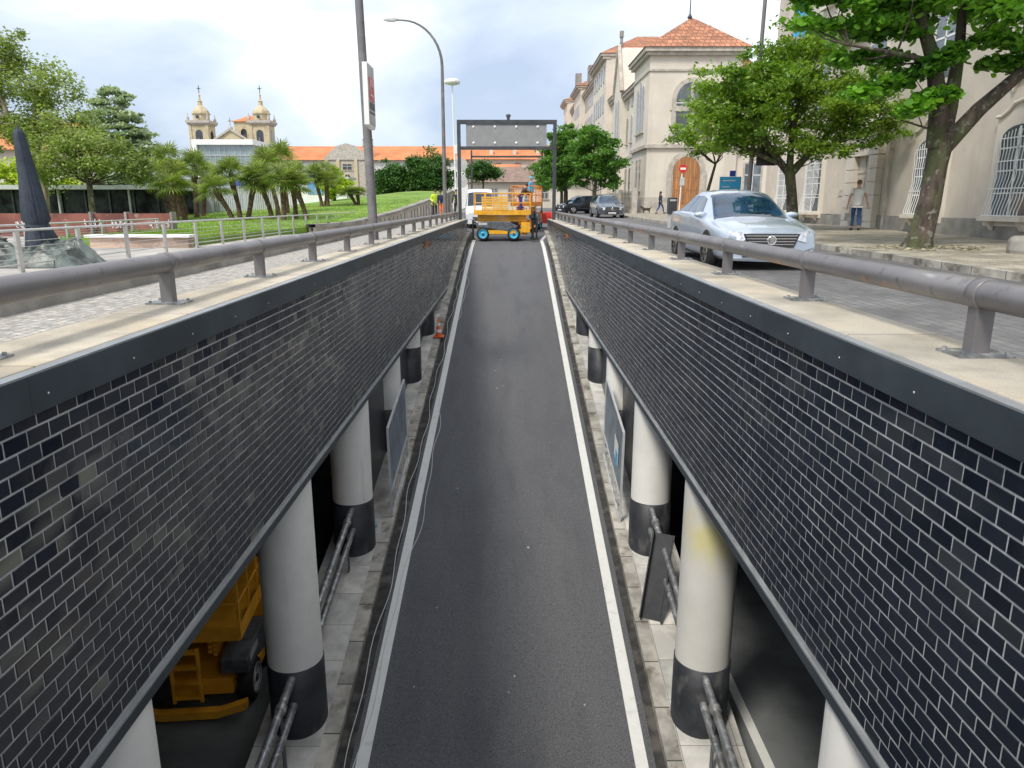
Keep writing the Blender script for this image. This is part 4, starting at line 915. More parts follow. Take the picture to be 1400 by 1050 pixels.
person((.62, 43.1, zp), radians(100), 'worker in dark jacket and blue trousers bending on the yellow lift platform', dict(wl=(-.15, -.62, 1.15), kl=(-.13, -.70, 1.15), el=(-.2, -.38, 1.15), er=(.2, -.38, 1.1), wr=(.15, -.6, 1.0), kr=(.13, -.68, 1.0)), 1.72, top=mat('dark brown jacket', (.07, .035, .03), .85), legs=mat('deep blue trousers', (.03, .03, .28), .85), sleeves=1, bend=.55)
person((1.35, 48.4, ramp(48.6) + 1.6), radians(60), 'worker in light blue clothes and helmet on the orange platform', None, 1.7, top=lbluecl, legs=orcloth, sleeves=1, hat=lbluecl)
# ------------------------------------------------------------------ left plaza things
def inox_rail(X, z, y0, y1, dy, H, label, wires=5):
    r = thing('railing', label, 'railing', (X, y0, z))
    n = int((y1 - y0) / dy) + 1
    p0 = MB().prism([(-.02, 0), (.03, 0), (.03, H), (-.02, H)], 1, -.06, .06).build('post', inox, r)
    for i in range(n):
        p = p0 if i == 0 else p0.copy()
        if i: COL.objects.link(p)
        p.location = Vector((X, y0 + i * dy, z)) - r.location
    MB().tube((X, y0 - 8, z + H), (X, y1, z + H), .028, n=10).build('top_rail', inox, r)
    for k in range(wires): MB().tube((X, y0 - 8, z + .15 + k * (H - .25) / wires), (X, y1, z + .15 + k * (H - .25) / wires), .007 if k else .016, n=6).build('wire', inox, r)
inox_rail(-9.25, -1.26, 12.0, 47, 2.0, .78, 'low stainless railing with flat posts along the plaza edge')
inox_rail(-13.6, -1.26, 15.0, 29, 2.0, .70, 'second stainless wire railing behind the closed parasol', 6)
r = thing('parasol', 'closed dark navy parasol standing on the plaza at the left', 'parasol', (-10.1, 16, -1.26))
def parasol():
    bx, by = -10.02, 16.0; zt, zb_ = 1.50, -1.0; n = 28; V = []
    prf = [(zt + .01, .02), (zt, .075), (zt - .1, .095), (1.1, .12), (.6, .155), (.1, .20), (-.32, .235), (-.40, .185), (-.47, .20), (-.75, .27), (-.98, .31), (-1.06, .29)]
    for k, (z, r_) in enumerate(prf):
        for i in range(n):
            a = 2 * pi * i / n; rr = r_ * .88 * (1 + (.14 + .24 * (i % 3 == 0)) * (1 if i % 2 else -1) * (0.5 if k < 2 else 1) + .14 * noise.noise(Vector((cos(a) * 2, sin(a) * 2, z * 1.5))))
            if k > 7: rr *= 1 + .25 * noise.noise(Vector((cos(a) * 1.5, sin(a), 7)))
            lean = (zt - z) * .055; V.append((bx - .17 + lean + rr * cos(a), by + rr * sin(a), z + (.1 * noise.noise(Vector((cos(a) * 2, sin(a) * 2, 1))) if k > 8 else 0)))
    F = [(k * n + i, (k + 1) * n + i, (k + 1) * n + (i + 1) % n, k * n + (i + 1) % n) for k in range(len(prf) - 1) for i in range(n)]
    MB().add(V, F, True).build('canopy', navyfab, r)
    MB().tube((bx - .05, by, -1.26), (bx - .17, by, zt + .08), .03).build('pole', dkmetal, r)
    MB().lathe([(.235, -.47), (.24, -.43)], (bx - .07, by, 0), 20).build('strap', navyfab, r)
parasol()
def crumple(name, cx, cy, z, rx, ry, h, m, label, seed=1):
    nx = 44; V = []; F = []
    for j in range(nx + 1):
        for i in range(nx + 1):
            u, v = i / nx * 2 - 1, j / nx * 2 - 1; d = max(0, 1 - (u * u * u * u + v * v * v * v) ** .5)
            q = Vector((u * 2.2 + seed, v * 2.2, seed * 3))
            z_ = z + h * min(1, d * 1.6) * (.55 + .5 * noise.noise(q * .7) + .35 * abs(noise.noise(q * 2.1)) + .12 * abs(noise.noise(q * 5)))
            V.append((cx + u * rx + .08 * noise.noise(q * 3), cy + v * ry, max(z + .005, z_)))
    F = [(j * (nx + 1) + i, j * (nx + 1) + i + 1, (j + 1) * (nx + 1) + i + 1, (j + 1) * (nx + 1) + i) for j in range(nx) for i in range(nx)]
    o = MB().add(V, F, True).build(name, m); tag(o, label, 'tarpaulin'); return o
crumple('tarpaulin', -9.95, 15.7, -1.25, 1.2, .8, .55, tarpm, 'crumpled dark green tarpaulin heaped around the parasol foot', 1)
# red-brown hoarding
def hoarding():
    r = thing('low_hoarding', 'low red-brown panelled wall with white graffiti behind the railing', 'wall', (-15, 30, -1.26))
    xs = [-26, -23.4, -20.6, -18.9, -16.6, -15.2, -13.4]
    for i, (a, b) in enumerate(zip(xs, xs[1:])):
        MB().box(a + .03, b - .03, 29.9 - .12 * (i % 2), 30.02 - .12 * (i % 2), -1.26, -.36 + .0 * i).build('panel', rust, r)
        MB().box(b - .04, b + .04, 29.7, 30.1, -1.26, -.30).build('post', plinth, r)
    g = random.Random(2)
    for i, (cx, w_) in enumerate(((-19.6, .7), (-16.9, .8), (-15.8, .6), (-14.3, .9), (-21.5, .5))):
        mb = MB(); x = cx; yy = 29.74
        for k in range(4):
            pts = [(x + g.uniform(0, .12) + .03 * sin(j), yy, -.95 + .12 * j * g.uniform(.6, 1) + .03 * cos(j * 2)) for j in range(4)]
            mb.path(pts, .018, 5); pts = [(x + .04 * j, yy, -.75 + g.uniform(-.12, .12)) for j in range(4)]; mb.path(pts, .016, 5); x += w_ / 4
        mb.build('graffiti', spray, r)
hoarding()
# lawn
def lawn_h(x, y):
    s = min(1, max(0, (y - 30) / 48)); s = s * s * (3 - 2 * s); fx = min(1, max(0, (x + 28) / 18))
    return -1.02 + 2.3 * s * fx + .03 * noise.noise(Vector((x * .3, y * .3, 0)))
def lawn_xr(y):
    if y < 31: return -9.75
    if y < 36: return -9.75 + 1.9 * (y - 31) / 5
    return -7.85 + 2.2 * min(1, (y - 36) / 26)
ysl = [22.5, 24, 26, 28, 30, 31, 33, 35] + [36 + 2 * i for i in range(24)]
strip('lawn', grass, [-60, -45, -34, -28, -24, -20, -17, -14.2] + [(lambda f: (lambda y: -14 + (lawn_xr(y) + 14) * f))(f) for f in (.0, .2, .4, .6, .8, 1)], [y for y in ysl if y >= 31], lawn_h, thick=.5)
strip('lawn', grass, [-14.0, -12, -9.75], [22.5, 24, 26, 28, 30, 31], lawn_h, thick=.3)
gb = MB(); gr_ = random.Random(9)
for i in range(26000):
    y = 23 + 34 * gr_.random() ** 1.5; xr = lawn_xr(y) - .05
    xl = -13.9 if y < 31 else -26; x = gr_.uniform(xl, xr); z = lawn_h(x, y); hgt = gr_.uniform(.05, .11); a = gr_.uniform(0, pi); dx, dy = cos(a) * .02, sin(a) * .02
    gb.add([(x - dx, y - dy, z - .01), (x + dx, y + dy, z - .01), (x + gr_.uniform(-.04, .04), y + gr_.uniform(-.04, .04), z + hgt)], [(0, 1, 2)])
gm_ = leafmat('grass blades', (.10, .20, .02), (.30, .42, .06), .3)
tag(gb.build('leaves', gm_), kind='stuff'); bpy.data.objects['leaves'].name = 'grass'
r = thing('planter_edge', 'long white bench-like edging in front of the lawn', 'bench', (-12, 22.2, -1.26))
MB().box(-12.5, -9.4, 21.9, 22.45, -.96, -.88).build('seat_slab', pale, r, bevel=.01)
MB().box(-12.4, -9.5, 22.0, 22.4, -1.26, -.962).build('base', mat('pale terracotta', (.50, .36, .28), .8, 0, .3, .9, thr=(.45, .55)), r)
# parapet retaining the lawn
def parapet():
    r = thing('stone_parapet', 'low dark stone parapet wall rising along the path beside the lawn', 'wall', (-7, 45, -1))
    def PX(y): return lawn_xr(y) + .12
    def PZ(y): return max(-.86, lawn_h(lawn_xr(y), y) + .12)
    ysn = [33 + 1.5 * i for i in range(26)]
    for nm, o0, o1, zt0, m in (('coping', -.12, .3, 0, plinth), ('wall', 0, .2, -.14, stone)):
        mb = MB()
        for a, b in zip(ysn, ysn[1:]):
            V = []
            for y in (a, b):
                x = PX(y); top = PZ(y) + zt0; bot = -1.25 if nm == 'wall' else PZ(y) - .138
                V += [(x + o0, y, bot), (x + o1, y, bot), (x + o1, y, top), (x + o0, y, top)]
            mb.add(V, [(0, 1, 5, 4), (1, 2, 6, 5), (2, 3, 7, 6), (3, 0, 4, 7)])
        mb.build(nm, m, r)
    mb = MB(); y = 34.0; k = 0
    p0 = None
    while y < 68:
        if int(y) % 16 != 0:
            x = PX(y) + .2; p = MB().box(x, x + .02, y, y + .45, -.9, max(-.8, PZ(y) - .28)).build('recess_panel', dkmetal, r)
        y += 1.0
parapet()
# ------------------------------------------------------------------ foliage
def leafcloud(mb, centers, n, size, rg, spread, poly=4, flat=.5, droop=0, up=.0):
    for i in range(n):
        c, cr_ = centers[rg.randrange(len(centers))]
        d = Vector((rg.gauss(0, 1), rg.gauss(0, 1), rg.gauss(0, 1) * flat)) * (cr_ * spread)
        p = c + d; s = size * rg.uniform(.45, 1.45)
        nrm = Vector((rg.gauss(0, .6), rg.gauss(0, .6), 1)).normalized() if rg.random() < .75 else Vector((rg.gauss(0, 1), rg.gauss(0, 1), rg.gauss(0, 1))).normalized()
        a = nrm.cross(Vector((rg.gauss(0, 1), rg.gauss(0, 1), rg.gauss(0, .3) - droop))).normalized() if True else None
        b = nrm.cross(a); 
        if poly == 4: mb.add([p - a * s * .5, p + b * s * .28, p + a * s * .5, p - b * s * .28], [(0, 1, 2, 3)])
        else: mb.add([p - a * s * .5, p - a * s * .25 + b * s * .42, p + a * s * .15 + b * s * .38, p + a * s * .55, p + a * s * .15 - b * s * .38, p - a * s * .25 - b * s * .42], [(0, 1, 2, 3, 4, 5)])
def ell_centers(blobs, n, rg, cr_, shell=.55):
    out_ = []; tot = sum(b[3] * b[4] * b[5] for b in blobs)
    for b in blobs:
        k = max(3, int(n * b[3] * b[4] * b[5] / tot))
        for i in range(k):
            v = Vector((rg.gauss(0, 1), rg.gauss(0, 1), rg.gauss(0, 1))).normalized(); q = shell + (1 - shell) * rg.random()
            q *= rg.uniform(.85, 1.1)
            out_.append((Vector((b[0] + v.x * b[3] * q, b[1] + v.y * b[4] * q, b[2] + v.z * b[5] * q)), cr_ * rg.uniform(.6, 1.3)))
    return out_
def tree(label, base, trunk, blobs, nclump, nleaf, lsize, lm, bm_=bark, cr_=.5, seed=1, poly=4, flat=.5, group=None, limbs=14, name='tree', droop=0, extra=None, lr=.05, shell=.55, cat='tree'):
    """trunk: list of limb polylines [(pts, radii)...]; blobs (cx,cy,cz,rx,ry,rz)"""
    rg = random.Random(seed); r = thing(name, label, cat, base, 0, group)
    mb = MB()
    for pts, rs in trunk: mb.path(pts, rs, 14)
    cs = ell_centers(blobs, nclump, rg, cr_, shell)
    if extra: cs += extra
    ends = [Vector(p) for pts, rs in trunk for p in pts[len(pts) // 2:]]
    mb.build('trunk', bm_, r)
    lb = MB()
    for c, q in rg.sample(cs, min(limbs, len(cs))):
        e = min(ends, key=lambda z: (z - c).length + (2 if z.z > c.z else 0)); mid = e.lerp(c, .5) + Vector((rg.gauss(0, .12), rg.gauss(0, .12), -.06 * (c - e).length))
        lb.path([e, mid, c], [lr, lr * .55, lr * .2], 6)
    if lb.v: lb.build('branches', bm_, r)
    lf = MB(); leafcloud(lf, cs, nleaf, lsize, rg, .5, poly, flat, droop)
    lf.build('crown', lm, r)
    return r
lgreen = leafmat('fresh broad leaves', (.04, .135, .018), (.20, .42, .045), .42, pscale=.6)
lgreen2 = leafmat('yellow-green broad leaves', (.055, .145, .02), (.27, .40, .05), .38, pscale=.45)
overl = leafmat('mid green leaves', (.045, .13, .025), (.16, .32, .06), .35, pscale=.4)
ldark = leafmat('dense dark leaves', (.022, .075, .02), (.09, .20, .04), .25, pscale=.4)
leuc = leafmat('olive drooping leaves', (.12, .17, .045), (.34, .42, .14), .35, pscale=.25)
lced = leafmat('blue-grey needles', (.20, .27, .18), (.46, .53, .40), .3, pscale=.3)
lyel = leafmat('lime leaves', (.22, .34, .02), (.50, .58, .05), .35)
lpalm = leafmat('palm fans', (.09, .15, .035), (.36, .42, .13), .35, pscale=.5)
# near tree on the right pavement
b0 = (9.70, 17.6, RZ(17.6) + .1)
bx, by, bz = b0
tr1 = [([(bx - .05, by, bz - .05), (bx - .0, by, bz + .25), (bx + .12, by, bz + 1.0), (bx + .16, by, bz + 1.9), (bx + .22, by, bz + 2.6)], [.40, .29, .245, .24, .27]),
       ([(bx + .12, by, bz + 2.3), (bx + .02, by - .05, bz + 3.1), (bx - .25, by - .1, bz + 4.1), (bx - .7, by, bz + 5.2), (bx - .9, by, bz + 6.6)], [.24, .20, .16, .11, .06]),
       ([(bx + .2, by, bz + 2.35), (bx + .35, by + .1, bz + 3.2), (bx + .45, by + .2, bz + 4.4), (bx + .4, by + .3, bz + 6.0)], [.20, .17, .12, .06]),
       ([(bx + .28, by, bz + 2.3), (bx + .9, by - .1, bz + 3.1), (bx + 1.6, by - .2, bz + 3.8), (bx + 2.4, by - .1, bz + 4.9), (bx + 3, by, bz + 6)], [.20, .165, .13, .09, .05]),
       ([(bx + 1.6, by - .2, bz + 3.8), (bx + 2.6, by - .5, bz + 3.95), (bx + 3.8, by - .8, bz + 4.5)], [.08, .06, .03]),
       ([(bx - .25, by - .1, bz + 4.1), (bx - 1.3, by - .5, bz + 4.2), (bx - 2.4, by - .6, bz + 4.35)], [.07, .05, .02])]
rg = random.Random(31); ex = []
def spray_line(a, b, n, q): 
    for i in range(n): ex.append((Vector(a).lerp(Vector(b), i / (n - 1)) + Vector((rg.gauss(0, .06), rg.gauss(0, .1), rg.gauss(0, .05))), q))
for a, b in (((bx - .6, by, 2.85), (bx - 2.0, by - .3, 2.35)), ((bx - .8, by, 3.6), (bx - 3.4, by - .2, 3.9)), ((bx - .9, by + .2, 3.2), (bx - 2.4, by, 3.2)), ((bx + 1, by, 3.1), (bx + 2.2, by - .3, 2.95)), ((bx + .2, by - .2, 3.3), (bx - .5, by - .3, 2.9)),
             ((bx - .1, by - .3, 2.35), (bx - 1.0, by - .6, 2.05)), ((bx - .5, by, 4.2), (bx - 3.6, by, 4.5)), ((bx + .6, by - .3, 3.5), (bx + 2.6, by - .6, 3.3))): spray_line(a, b, 14, .26)
tree('large broad-leaved tree with a mossy forked trunk on the right pavement', b0, tr1, [(bx - .9, by, 4.6, 2.6, 2.2, .85), (bx + 1.6, by - .2, 4.4, 2.6, 2.2, .95), (bx + .6, by, 5.9, 3.6, 3, 1.5), (bx - 2.3, by, 4.9, 1.6, 1.5, .6), (bx + 3.4, by - .4, 4.7, 1.8, 2, 1.2), (bx - 1.6, by, 3.9, 1.5, 1.3, .45)], 300, 30000, .145, lgreen, cr_=.42, seed=11, poly=6, flat=.45, limbs=70, extra=ex, lr=.03, shell=.3)
# litter of pale leaves round its foot
mb = MB(); cs = [(Vector((bx + rg.gauss(0, .8), by - .2 + rg.gauss(0, .45), bz + .025)), .3) for i in range(40)]
for i in range(900):
    c, q = cs[rg.randrange(40)]; x = c.x + rg.gauss(0, .12); y = c.y + rg.gauss(0, .12); a = rg.uniform(0, 6.3); s = rg.uniform(.03, .07)
    z = RZ(y) + .128 + rg.uniform(0, .012); mb.add([(x + s * cos(a), y + s * sin(a), z + .005), (x - s * sin(a) * .6, y + s * cos(a) * .6, z), (x - s * cos(a), y - s * sin(a), z + .004), (x + s * sin(a) * .6, y - s * cos(a) * .6, z + .01)], [(0, 1, 2, 3)])
tag(mb.build('fallen_leaves', mat('dry leaves', (.42, .38, .26), .9, 0, .5, 8)), kind='stuff')
# second tree
bx, by, bz = 10.35, 27.3, RZ(27) + .1
tr2 = [([(bx, by, bz), (bx - .05, by, bz + .5), (bx - .15, by, bz + 1.3), (bx - .3, by, bz + 2.1)], [.30, .21, .18, .18]),
       ([(bx - .3, by, bz + 2.0), (bx - 1.1, by, bz + 2.9), (bx - 1.8, by, bz + 4.2)], [.14, .11, .05]), ([(bx - .25, by, bz + 2.0), (bx + .5, by, bz + 2.9), (bx + 1.4, by, bz + 3.8)], [.14, .10, .05]), ([(bx - .3, by, bz + 2.1), (bx - .35, by, bz + 3.5), (bx - .1, by, bz + 5)], [.13, .1, .05]),
       ([(bx - .3, by, bz + 2.2), (bx - 1.6, by - .2, bz + 2.7), (bx - 3.0, by - .3, bz + 3.2)], [.09, .07, .03])]
tree('spreading yellow-green tree behind the silver car', (bx, by, bz), tr2, [(bx - .9, by, 3.6, 3.2, 2.7, 1.95), (bx + 1.7, by, 3.4, 2.4, 2.2, 1.45), (bx - 2.6, by, 2.7, 2.0, 1.8, 1.0), (bx - .3, by, 4.9, 2.2, 2.0, 1.15), (bx + .4, by, 1.9, 2.0, 1.8, .55), (bx + 2.9, by, 2.5, 1.2, 1.4, .5), (bx - 2.2, by, 3.9, 1.6, 1.8, 1.1)], 380, 52000, .14, lgreen2, cr_=.45, seed=5, poly=4, flat=.45, limbs=80, lr=.03, shell=.25)
# thin trunk sapling left of it
tree('slender young tree between the blue board and the wooden door', (8.1, 31.5, -1), [([(8.05, 31.5, RZ(31)), (8.2, 31.5, .3), (8.5, 31.5, 1.6)], [.09, .07, .05])], [(8.0, 31.5, 2.7, 1.5, 1.3, 1.1)], 40, 4000, .14, lgreen2, cr_=.4, seed=8, limbs=12, lr=.03)
# trees beyond the right wall end
tree('rounded green street tree above the dark blue hatchback', (4.9, 66, RZ(66)), [([(4.9, 66, RZ(66)), (4.9, 66, 1), (4.6, 66, 3)], [.22, .18, .1])], [(4.7, 66, 3.9, 2.4, 2.4, 2.5), (3.6, 66, 2.6, 1.7, 1.8, 1.8), (4.4, 66, 5.2, 1.6, 1.6, 1.1)], 120, 15000, .26, overl, cr_=.5, seed=21, group='street trees beyond the right wall end', shell=.4)
tree('rounded green street tree nearest the long pale building', (7.3, 62, RZ(62)), [([(7.0, 62, RZ(62)), (6.95, 62, 1), (7.2, 62, 3)], [.2, .16, .1])], [(6.9, 62, 3.7, 2.6, 2.4, 2.5), (8.3, 62, 3.0, 1.5, 1.6, 1.8), (6.6, 62, 5.4, 1.6, 1.6, 1.0)], 120, 16000, .26, overl, cr_=.5, seed=22, group='street trees beyond the right wall end', shell=.4)
tree('smaller green tree farthest along the right street', (5.5, 80, RZ(80)), [([(5.5, 80, RZ(80)), (5.5, 80, 3)], [.2, .1])], [(5.2, 80, 3.4, 3, 3, 2.6)], 80, 8000, .3, overl, cr_=.6, seed=23, group='street trees beyond the right wall end', shell=.4)
# left trees
tree('tall airy olive-green tree with pale twin trunks at the left', (-25, 41, -1.2), [([(-25.6, 41, -1.2), (-25.9, 41, 1.5), (-26.5, 41, 4.4), (-26.9, 41, 6.2)], [.28, .22, .13, .05]), ([(-25.3, 41, -1.2), (-25.1, 41, 2), (-25.2, 41, 4.2), (-24.9, 41, 5.6)], [.22, .18, .11, .05])],
     [(-26.4, 41, 7.6, 1.7, 1.6, 1.6), (-28.2, 41, 5.8, 2.2, 2, 1.5), (-24.6, 41, 5.9, 2.0, 2, 1.3), (-25.5, 41, 3.7, 2.2, 2, 1.2), (-23.0, 41, 3.6, 1.7, 2, 1.4), (-29.2, 41, 3.9, 1.4, 2, 1.8)], 190, 34000, .17, leuc, bark2, cr_=.5, seed=41, limbs=60, droop=1.5, flat=.9, shell=.3)
tree('lower spreading olive-green tree before the cafe glass', (-22, 39, -1.2), [([(-21.6, 39, -1.2), (-21.6, 39, 1), (-21.9, 39, 2.5)], [.18, .14, .09])], [(-22.0, 39, 2.6, 2.0, 1.8, 1.2), (-20.4, 39, 2.3, 1.4, 1.6, .9), (-23.6, 39, 1.8, 1.4, 1.6, .9), (-19.2, 39, 1.9, 1.0, 1.2, .7)], 90, 13000, .16, leuc, cr_=.45, seed=42, limbs=30, flat=.9, droop=1)
tree('silvery blue-green cedar rising behind the olive trees', (-38, 76, -1.2), [([(-38.6, 76, -1.2), (-38.6, 76, 9)], [.4, .12])], [(-38.6, 76, 9.8, 1.7, 2, 1.3), (-38.6, 76, 8.3, 2.6, 3, .7), (-38.6, 76, 6.9, 3.5, 3, .7), (-38.2, 76, 5.4, 4.3, 3, .8), (-37.8, 76, 3.8, 4.9, 4, .9), (-37.6, 76, 2, 5.2, 4, .9)], 420, 42000, .38, lced, cr_=.6, seed=43, flat=.25, limbs=20, name='cedar')
tree('dark green tree cut by the left edge of the photo', (-26, 36, -1.2), [([(-25.3, 36, -1.2), (-25.5, 36, 2)], [.25, .15])], [(-26.3, 36, 2.4, 1.9, 1.8, 1.9)], 60, 8000, .22, ldark, cr_=.5, seed=44)
tree('bright lime-green shrub glowing behind the pale trunks', (-34, 52, -1.2), [([(-33, 52, -1.2), (-33, 52, .6)], [.15, .1])], [(-33, 52, 1.6, 3.2, 2, 1.4)], 60, 7000, .28, lyel, cr_=.6, seed=45, name='shrub', cat='shrub')
tree('yellow-green rounded shrub right of the tallest palm pair', (-14.5, 62, 0), [([(-14.4, 62, lawn_h(-14.4, 62)), (-14.4, 62, 1.5)], [.15, .1])], [(-14.3, 62, 1.6, 1.4, 1.3, 1.2)], 40, 5000, .22, lyel, cr_=.4, seed=46, name='shrub', cat='shrub')
for i, (x, w_, zt, lab) in enumerate(((537, 1.9, 4.4, 'dark green conical tree beside the leaning pole, before the orange roof'), (572, 1.1, 5.0, 'narrow dark green tree at the left of the clipped pair'), (594, 2.1, 5.4, 'broad dark green clipped tree left of the curved lamp'))):
    X = (x - 697) / 1000 * 84; z0 = lawn_h(X, 84) - .2
    tree(lab, (X, 86, z0), [([(X, 86, z0 - .4), (X, 86, z0 + 2)], [.2, .1])], [(X, 86, (z0 + zt + .5) / 2, w_, w_, (zt + .5 - z0) / 2 * .95), (X, 86, z0 + 1.2, w_ * 1.05, w_, 1.2)], 150, 16000, .26, ldark, cr_=.75, seed=50 + i, group='dark trees beyond the lawn', shell=.6)
tree('dark green tree behind the gantry post, before the grey roofed house', (-3.5, 100, -1), [([(-3.5, 100, -1), (-3.5, 100, 3)], [.2, .1])], [(-4.0, 100, 4.2, 1.9, 2, 1.2), (-2.4, 101, 4.0, 1.3, 2, .8)], 80, 7000, .28, ldark, cr_=.7, seed=55, group='dark trees beyond the lawn')
# palms
def make_palm(seed, ht, nf=32, fr=.74):
    rg = random.Random(seed); r = thing('palm', '', 'palm', (0, 0, 0), 0, 'fan palms on the lawn')
    lean = rg.uniform(-.35, .35); pts = [(lean * (k / 6) ** 1.5, .1 * sin(k), ht * k / 6) for k in range(7)]
    MB().path(pts, [.15, .12, .11, .12, .13, .16, .10], 12).build('trunk', palmb, r)
    mb = MB(); top = Vector(pts[-1])
    for i in range(nf):
        az = rg.uniform(0, 2 * pi); el = rg.uniform(-.75, 1.35); d = Vector((cos(az) * cos(el), sin(az) * cos(el), sin(el)))
        ps = top + d * rg.uniform(.35, .62); mb.path([top, top.lerp(ps, .5) + Vector((0, 0, .03)), ps], .012, 4)
        side = d.cross(Vector((0, 0, 1))).normalized() if abs(d.z) < .95 else Vector((1, 0, 0)); upv = side.cross(d)
        tilt = rg.uniform(-.5, .5); side2 = side * cos(tilt) + upv * sin(tilt); nb = 15
        for k in range(nb):
            a = (k / (nb - 1) - .5) * pi * 1.25; dd = (d * cos(a) + side2 * sin(a)).normalized(); ln = fr * (1 - .25 * abs(a) / 2) * rg.uniform(.85, 1.1)
            nn = dd.cross(d.cross(side2)).normalized() * .03; m_ = ps + dd * ln * .55; tip = ps + dd * ln - Vector((0, 0, .12 * ln + .05))
            mb.add([ps, m_ + nn, tip, m_ - nn], [(0, 1, 2, 3)])
    mb.build('crown', lpalm, r); return r
palm_protos = [make_palm(70 + i, 2.6) for i in range(4)]
pl = [  # px of crown centre, py of crown centre, px base, depth, size, label
 (207, 237, 228, 40, 'leftmost fan palm of the cluster near the cafe, trunk slanting right'),
 (233, 222, 240, 43, 'tallest fan palm of the left cluster'),
 (250, 240, 247, 39, 'fan palm with broad head at front of the left cluster'),
 (272, 228, 262, 42, 'fan palm on the right of the left cluster'),
 (225, 252, 236, 38, 'low fan palm at the front left of the left cluster'),
 (286, 240, 272, 44, 'small fan palm hindmost in the left cluster'),
 (300, 253, 315, 38, 'low fan palm slanting left in the three-palm cluster'),
 (320, 236, 323, 40, 'tallest fan palm of the three-palm cluster'),
 (344, 246, 334, 39, 'fan palm slanting right in the three-palm cluster'),
 (356, 240, 368, 39, 'leftmost fan palm of the big middle cluster'),
 (372, 225, 376, 42, 'tall fan palm at the back of the middle cluster'),
 (388, 218, 388, 44, 'tallest fan palm of the middle cluster'),
 (380, 243, 384, 38, 'fan palm with lush head at front of the middle cluster'),
 (404, 240, 400, 39, 'fan palm at the right front of the middle cluster'),
 (412, 252, 416, 38, 'lowest fan palm at the right of the middle cluster'),
 (432, 238, 438, 50, 'left palm of the tall pair before the white building'),
 (443, 236, 443, 51, 'right palm of the tall pair before the white building'),
 (450, 246, 446, 50, 'shortest palm beside the tall pair'),
 (483, 265, 486, 50, 'short fan palm leaning left near the leaning pole'),
 (492, 262, 489, 50, 'short bushy fan palm near the leaning pole')]
for i, (cx, cy, bxp, dp_, lab) in enumerate(pl):
    top = IM(cx, cy, dp_); base = IM(bxp, 300, dp_); zb_ = lawn_h(base.x, top.y); H = max(.9, top.z - zb_)
    p = palm_protos[i] if i < 4 else dup(palm_protos[i % 4])
    p['label'] = lab; p.location = (base.x, top.y, zb_ - .1)
    s = (H + .1) / 2.6; cs_ = 1.12 if dp_ < 46 else 1.0
    p.scale = (cs_, cs_, s); p.rotation_euler = (0, (top.x - base.x) / H * .8 if H > 0 else 0, i * .0)
    for ch in p.children:
        if ch.name.startswith('crown'): pass
# ------------------------------------------------------------------ buildings
def cornice(mb, x0, x1, y0, y1, z, d=.25, h=.3):
    mb.box(x0 - d, x1 + d, y0 - d, y1 + d, z - h, z)
def wside(parent, X, y, z0, z1, w, arch=False, fr=.14, frame=stone, pane=winglass, grille=False, sill=True, d=-1, mull=True):
    """window on a wall whose face is x=X looking towards -x"""
    def arc(ww, zz, top, n=10): 
        if not arch: return [(y - ww, zz), (y + ww, zz), (y + ww, top), (y - ww, top)]
        return [(y - ww, zz), (y + ww, zz)] + [(y + ww * cos(pi * k / n), top - ww + ww * sin(pi * k / n)) for k in range(n + 1)]
    f = MB().prism(arc(w / 2 + fr, z0 - .02, z1 + fr), 0, X - .07, X + .02).build('window', frame, parent)
    MB().prism(arc(w / 2, z0 + .03, z1), 0, X - .085, X - .03).build('pane', pane, f)
    if mull:
        m = MB().box(X - .10, X - .086, y - .03, y + .03, z0, z1 - .02).box(X - .10, X - .086, y - w / 2, y + w / 2, z0 + (z1 - z0) * .62, z0 + (z1 - z0) * .62 + .06)
        m.build('frame', pale, f)
    if sill: MB().box(X - .2, X + .0, y - w / 2 - fr - .08, y + w / 2 + fr + .08, z0 - .16, z0 - .03).build('sill', frame, f)
    return f
def wfront(parent, Y, x, z0, z1, w, arch=False, fr=.14, frame=stone, pane=winglass, sill=True, mull=True, n=10):
    def arc(ww, zz, top):
        if not arch: return [(x - ww, zz), (x + ww, zz), (x + ww, top), (x - ww, top)]
        return [(x - ww, zz), (x + ww, zz)] + [(x + ww * cos(pi * k / n), top - ww + ww * sin(pi * k / n)) for k in range(n + 1)]
    f = MB().prism(arc(w / 2 + fr, z0 - .02, z1 + fr), 1, Y - .07, Y + .02).build('window', frame, parent)
    MB().prism(arc(w / 2, z0 + .03, z1), 1, Y - .085, Y - .03).build('pane', pane, f)
    if mull: MB().box(x - .03, x + .03, Y - .10, Y - .086, z0, z1 - .02).box(x - w / 2, x + w / 2, Y - .10, Y - .086, z0 + (z1 - z0) * .6, z0 + (z1 - z0) * .6 + .06).build('frame', pale, f)
    if sill: MB().box(x - w / 2 - fr - .08, x + w / 2 + fr + .08, Y - .2, Y, z0 - .16, z0 - .03).build('sill', frame, f)
    return f
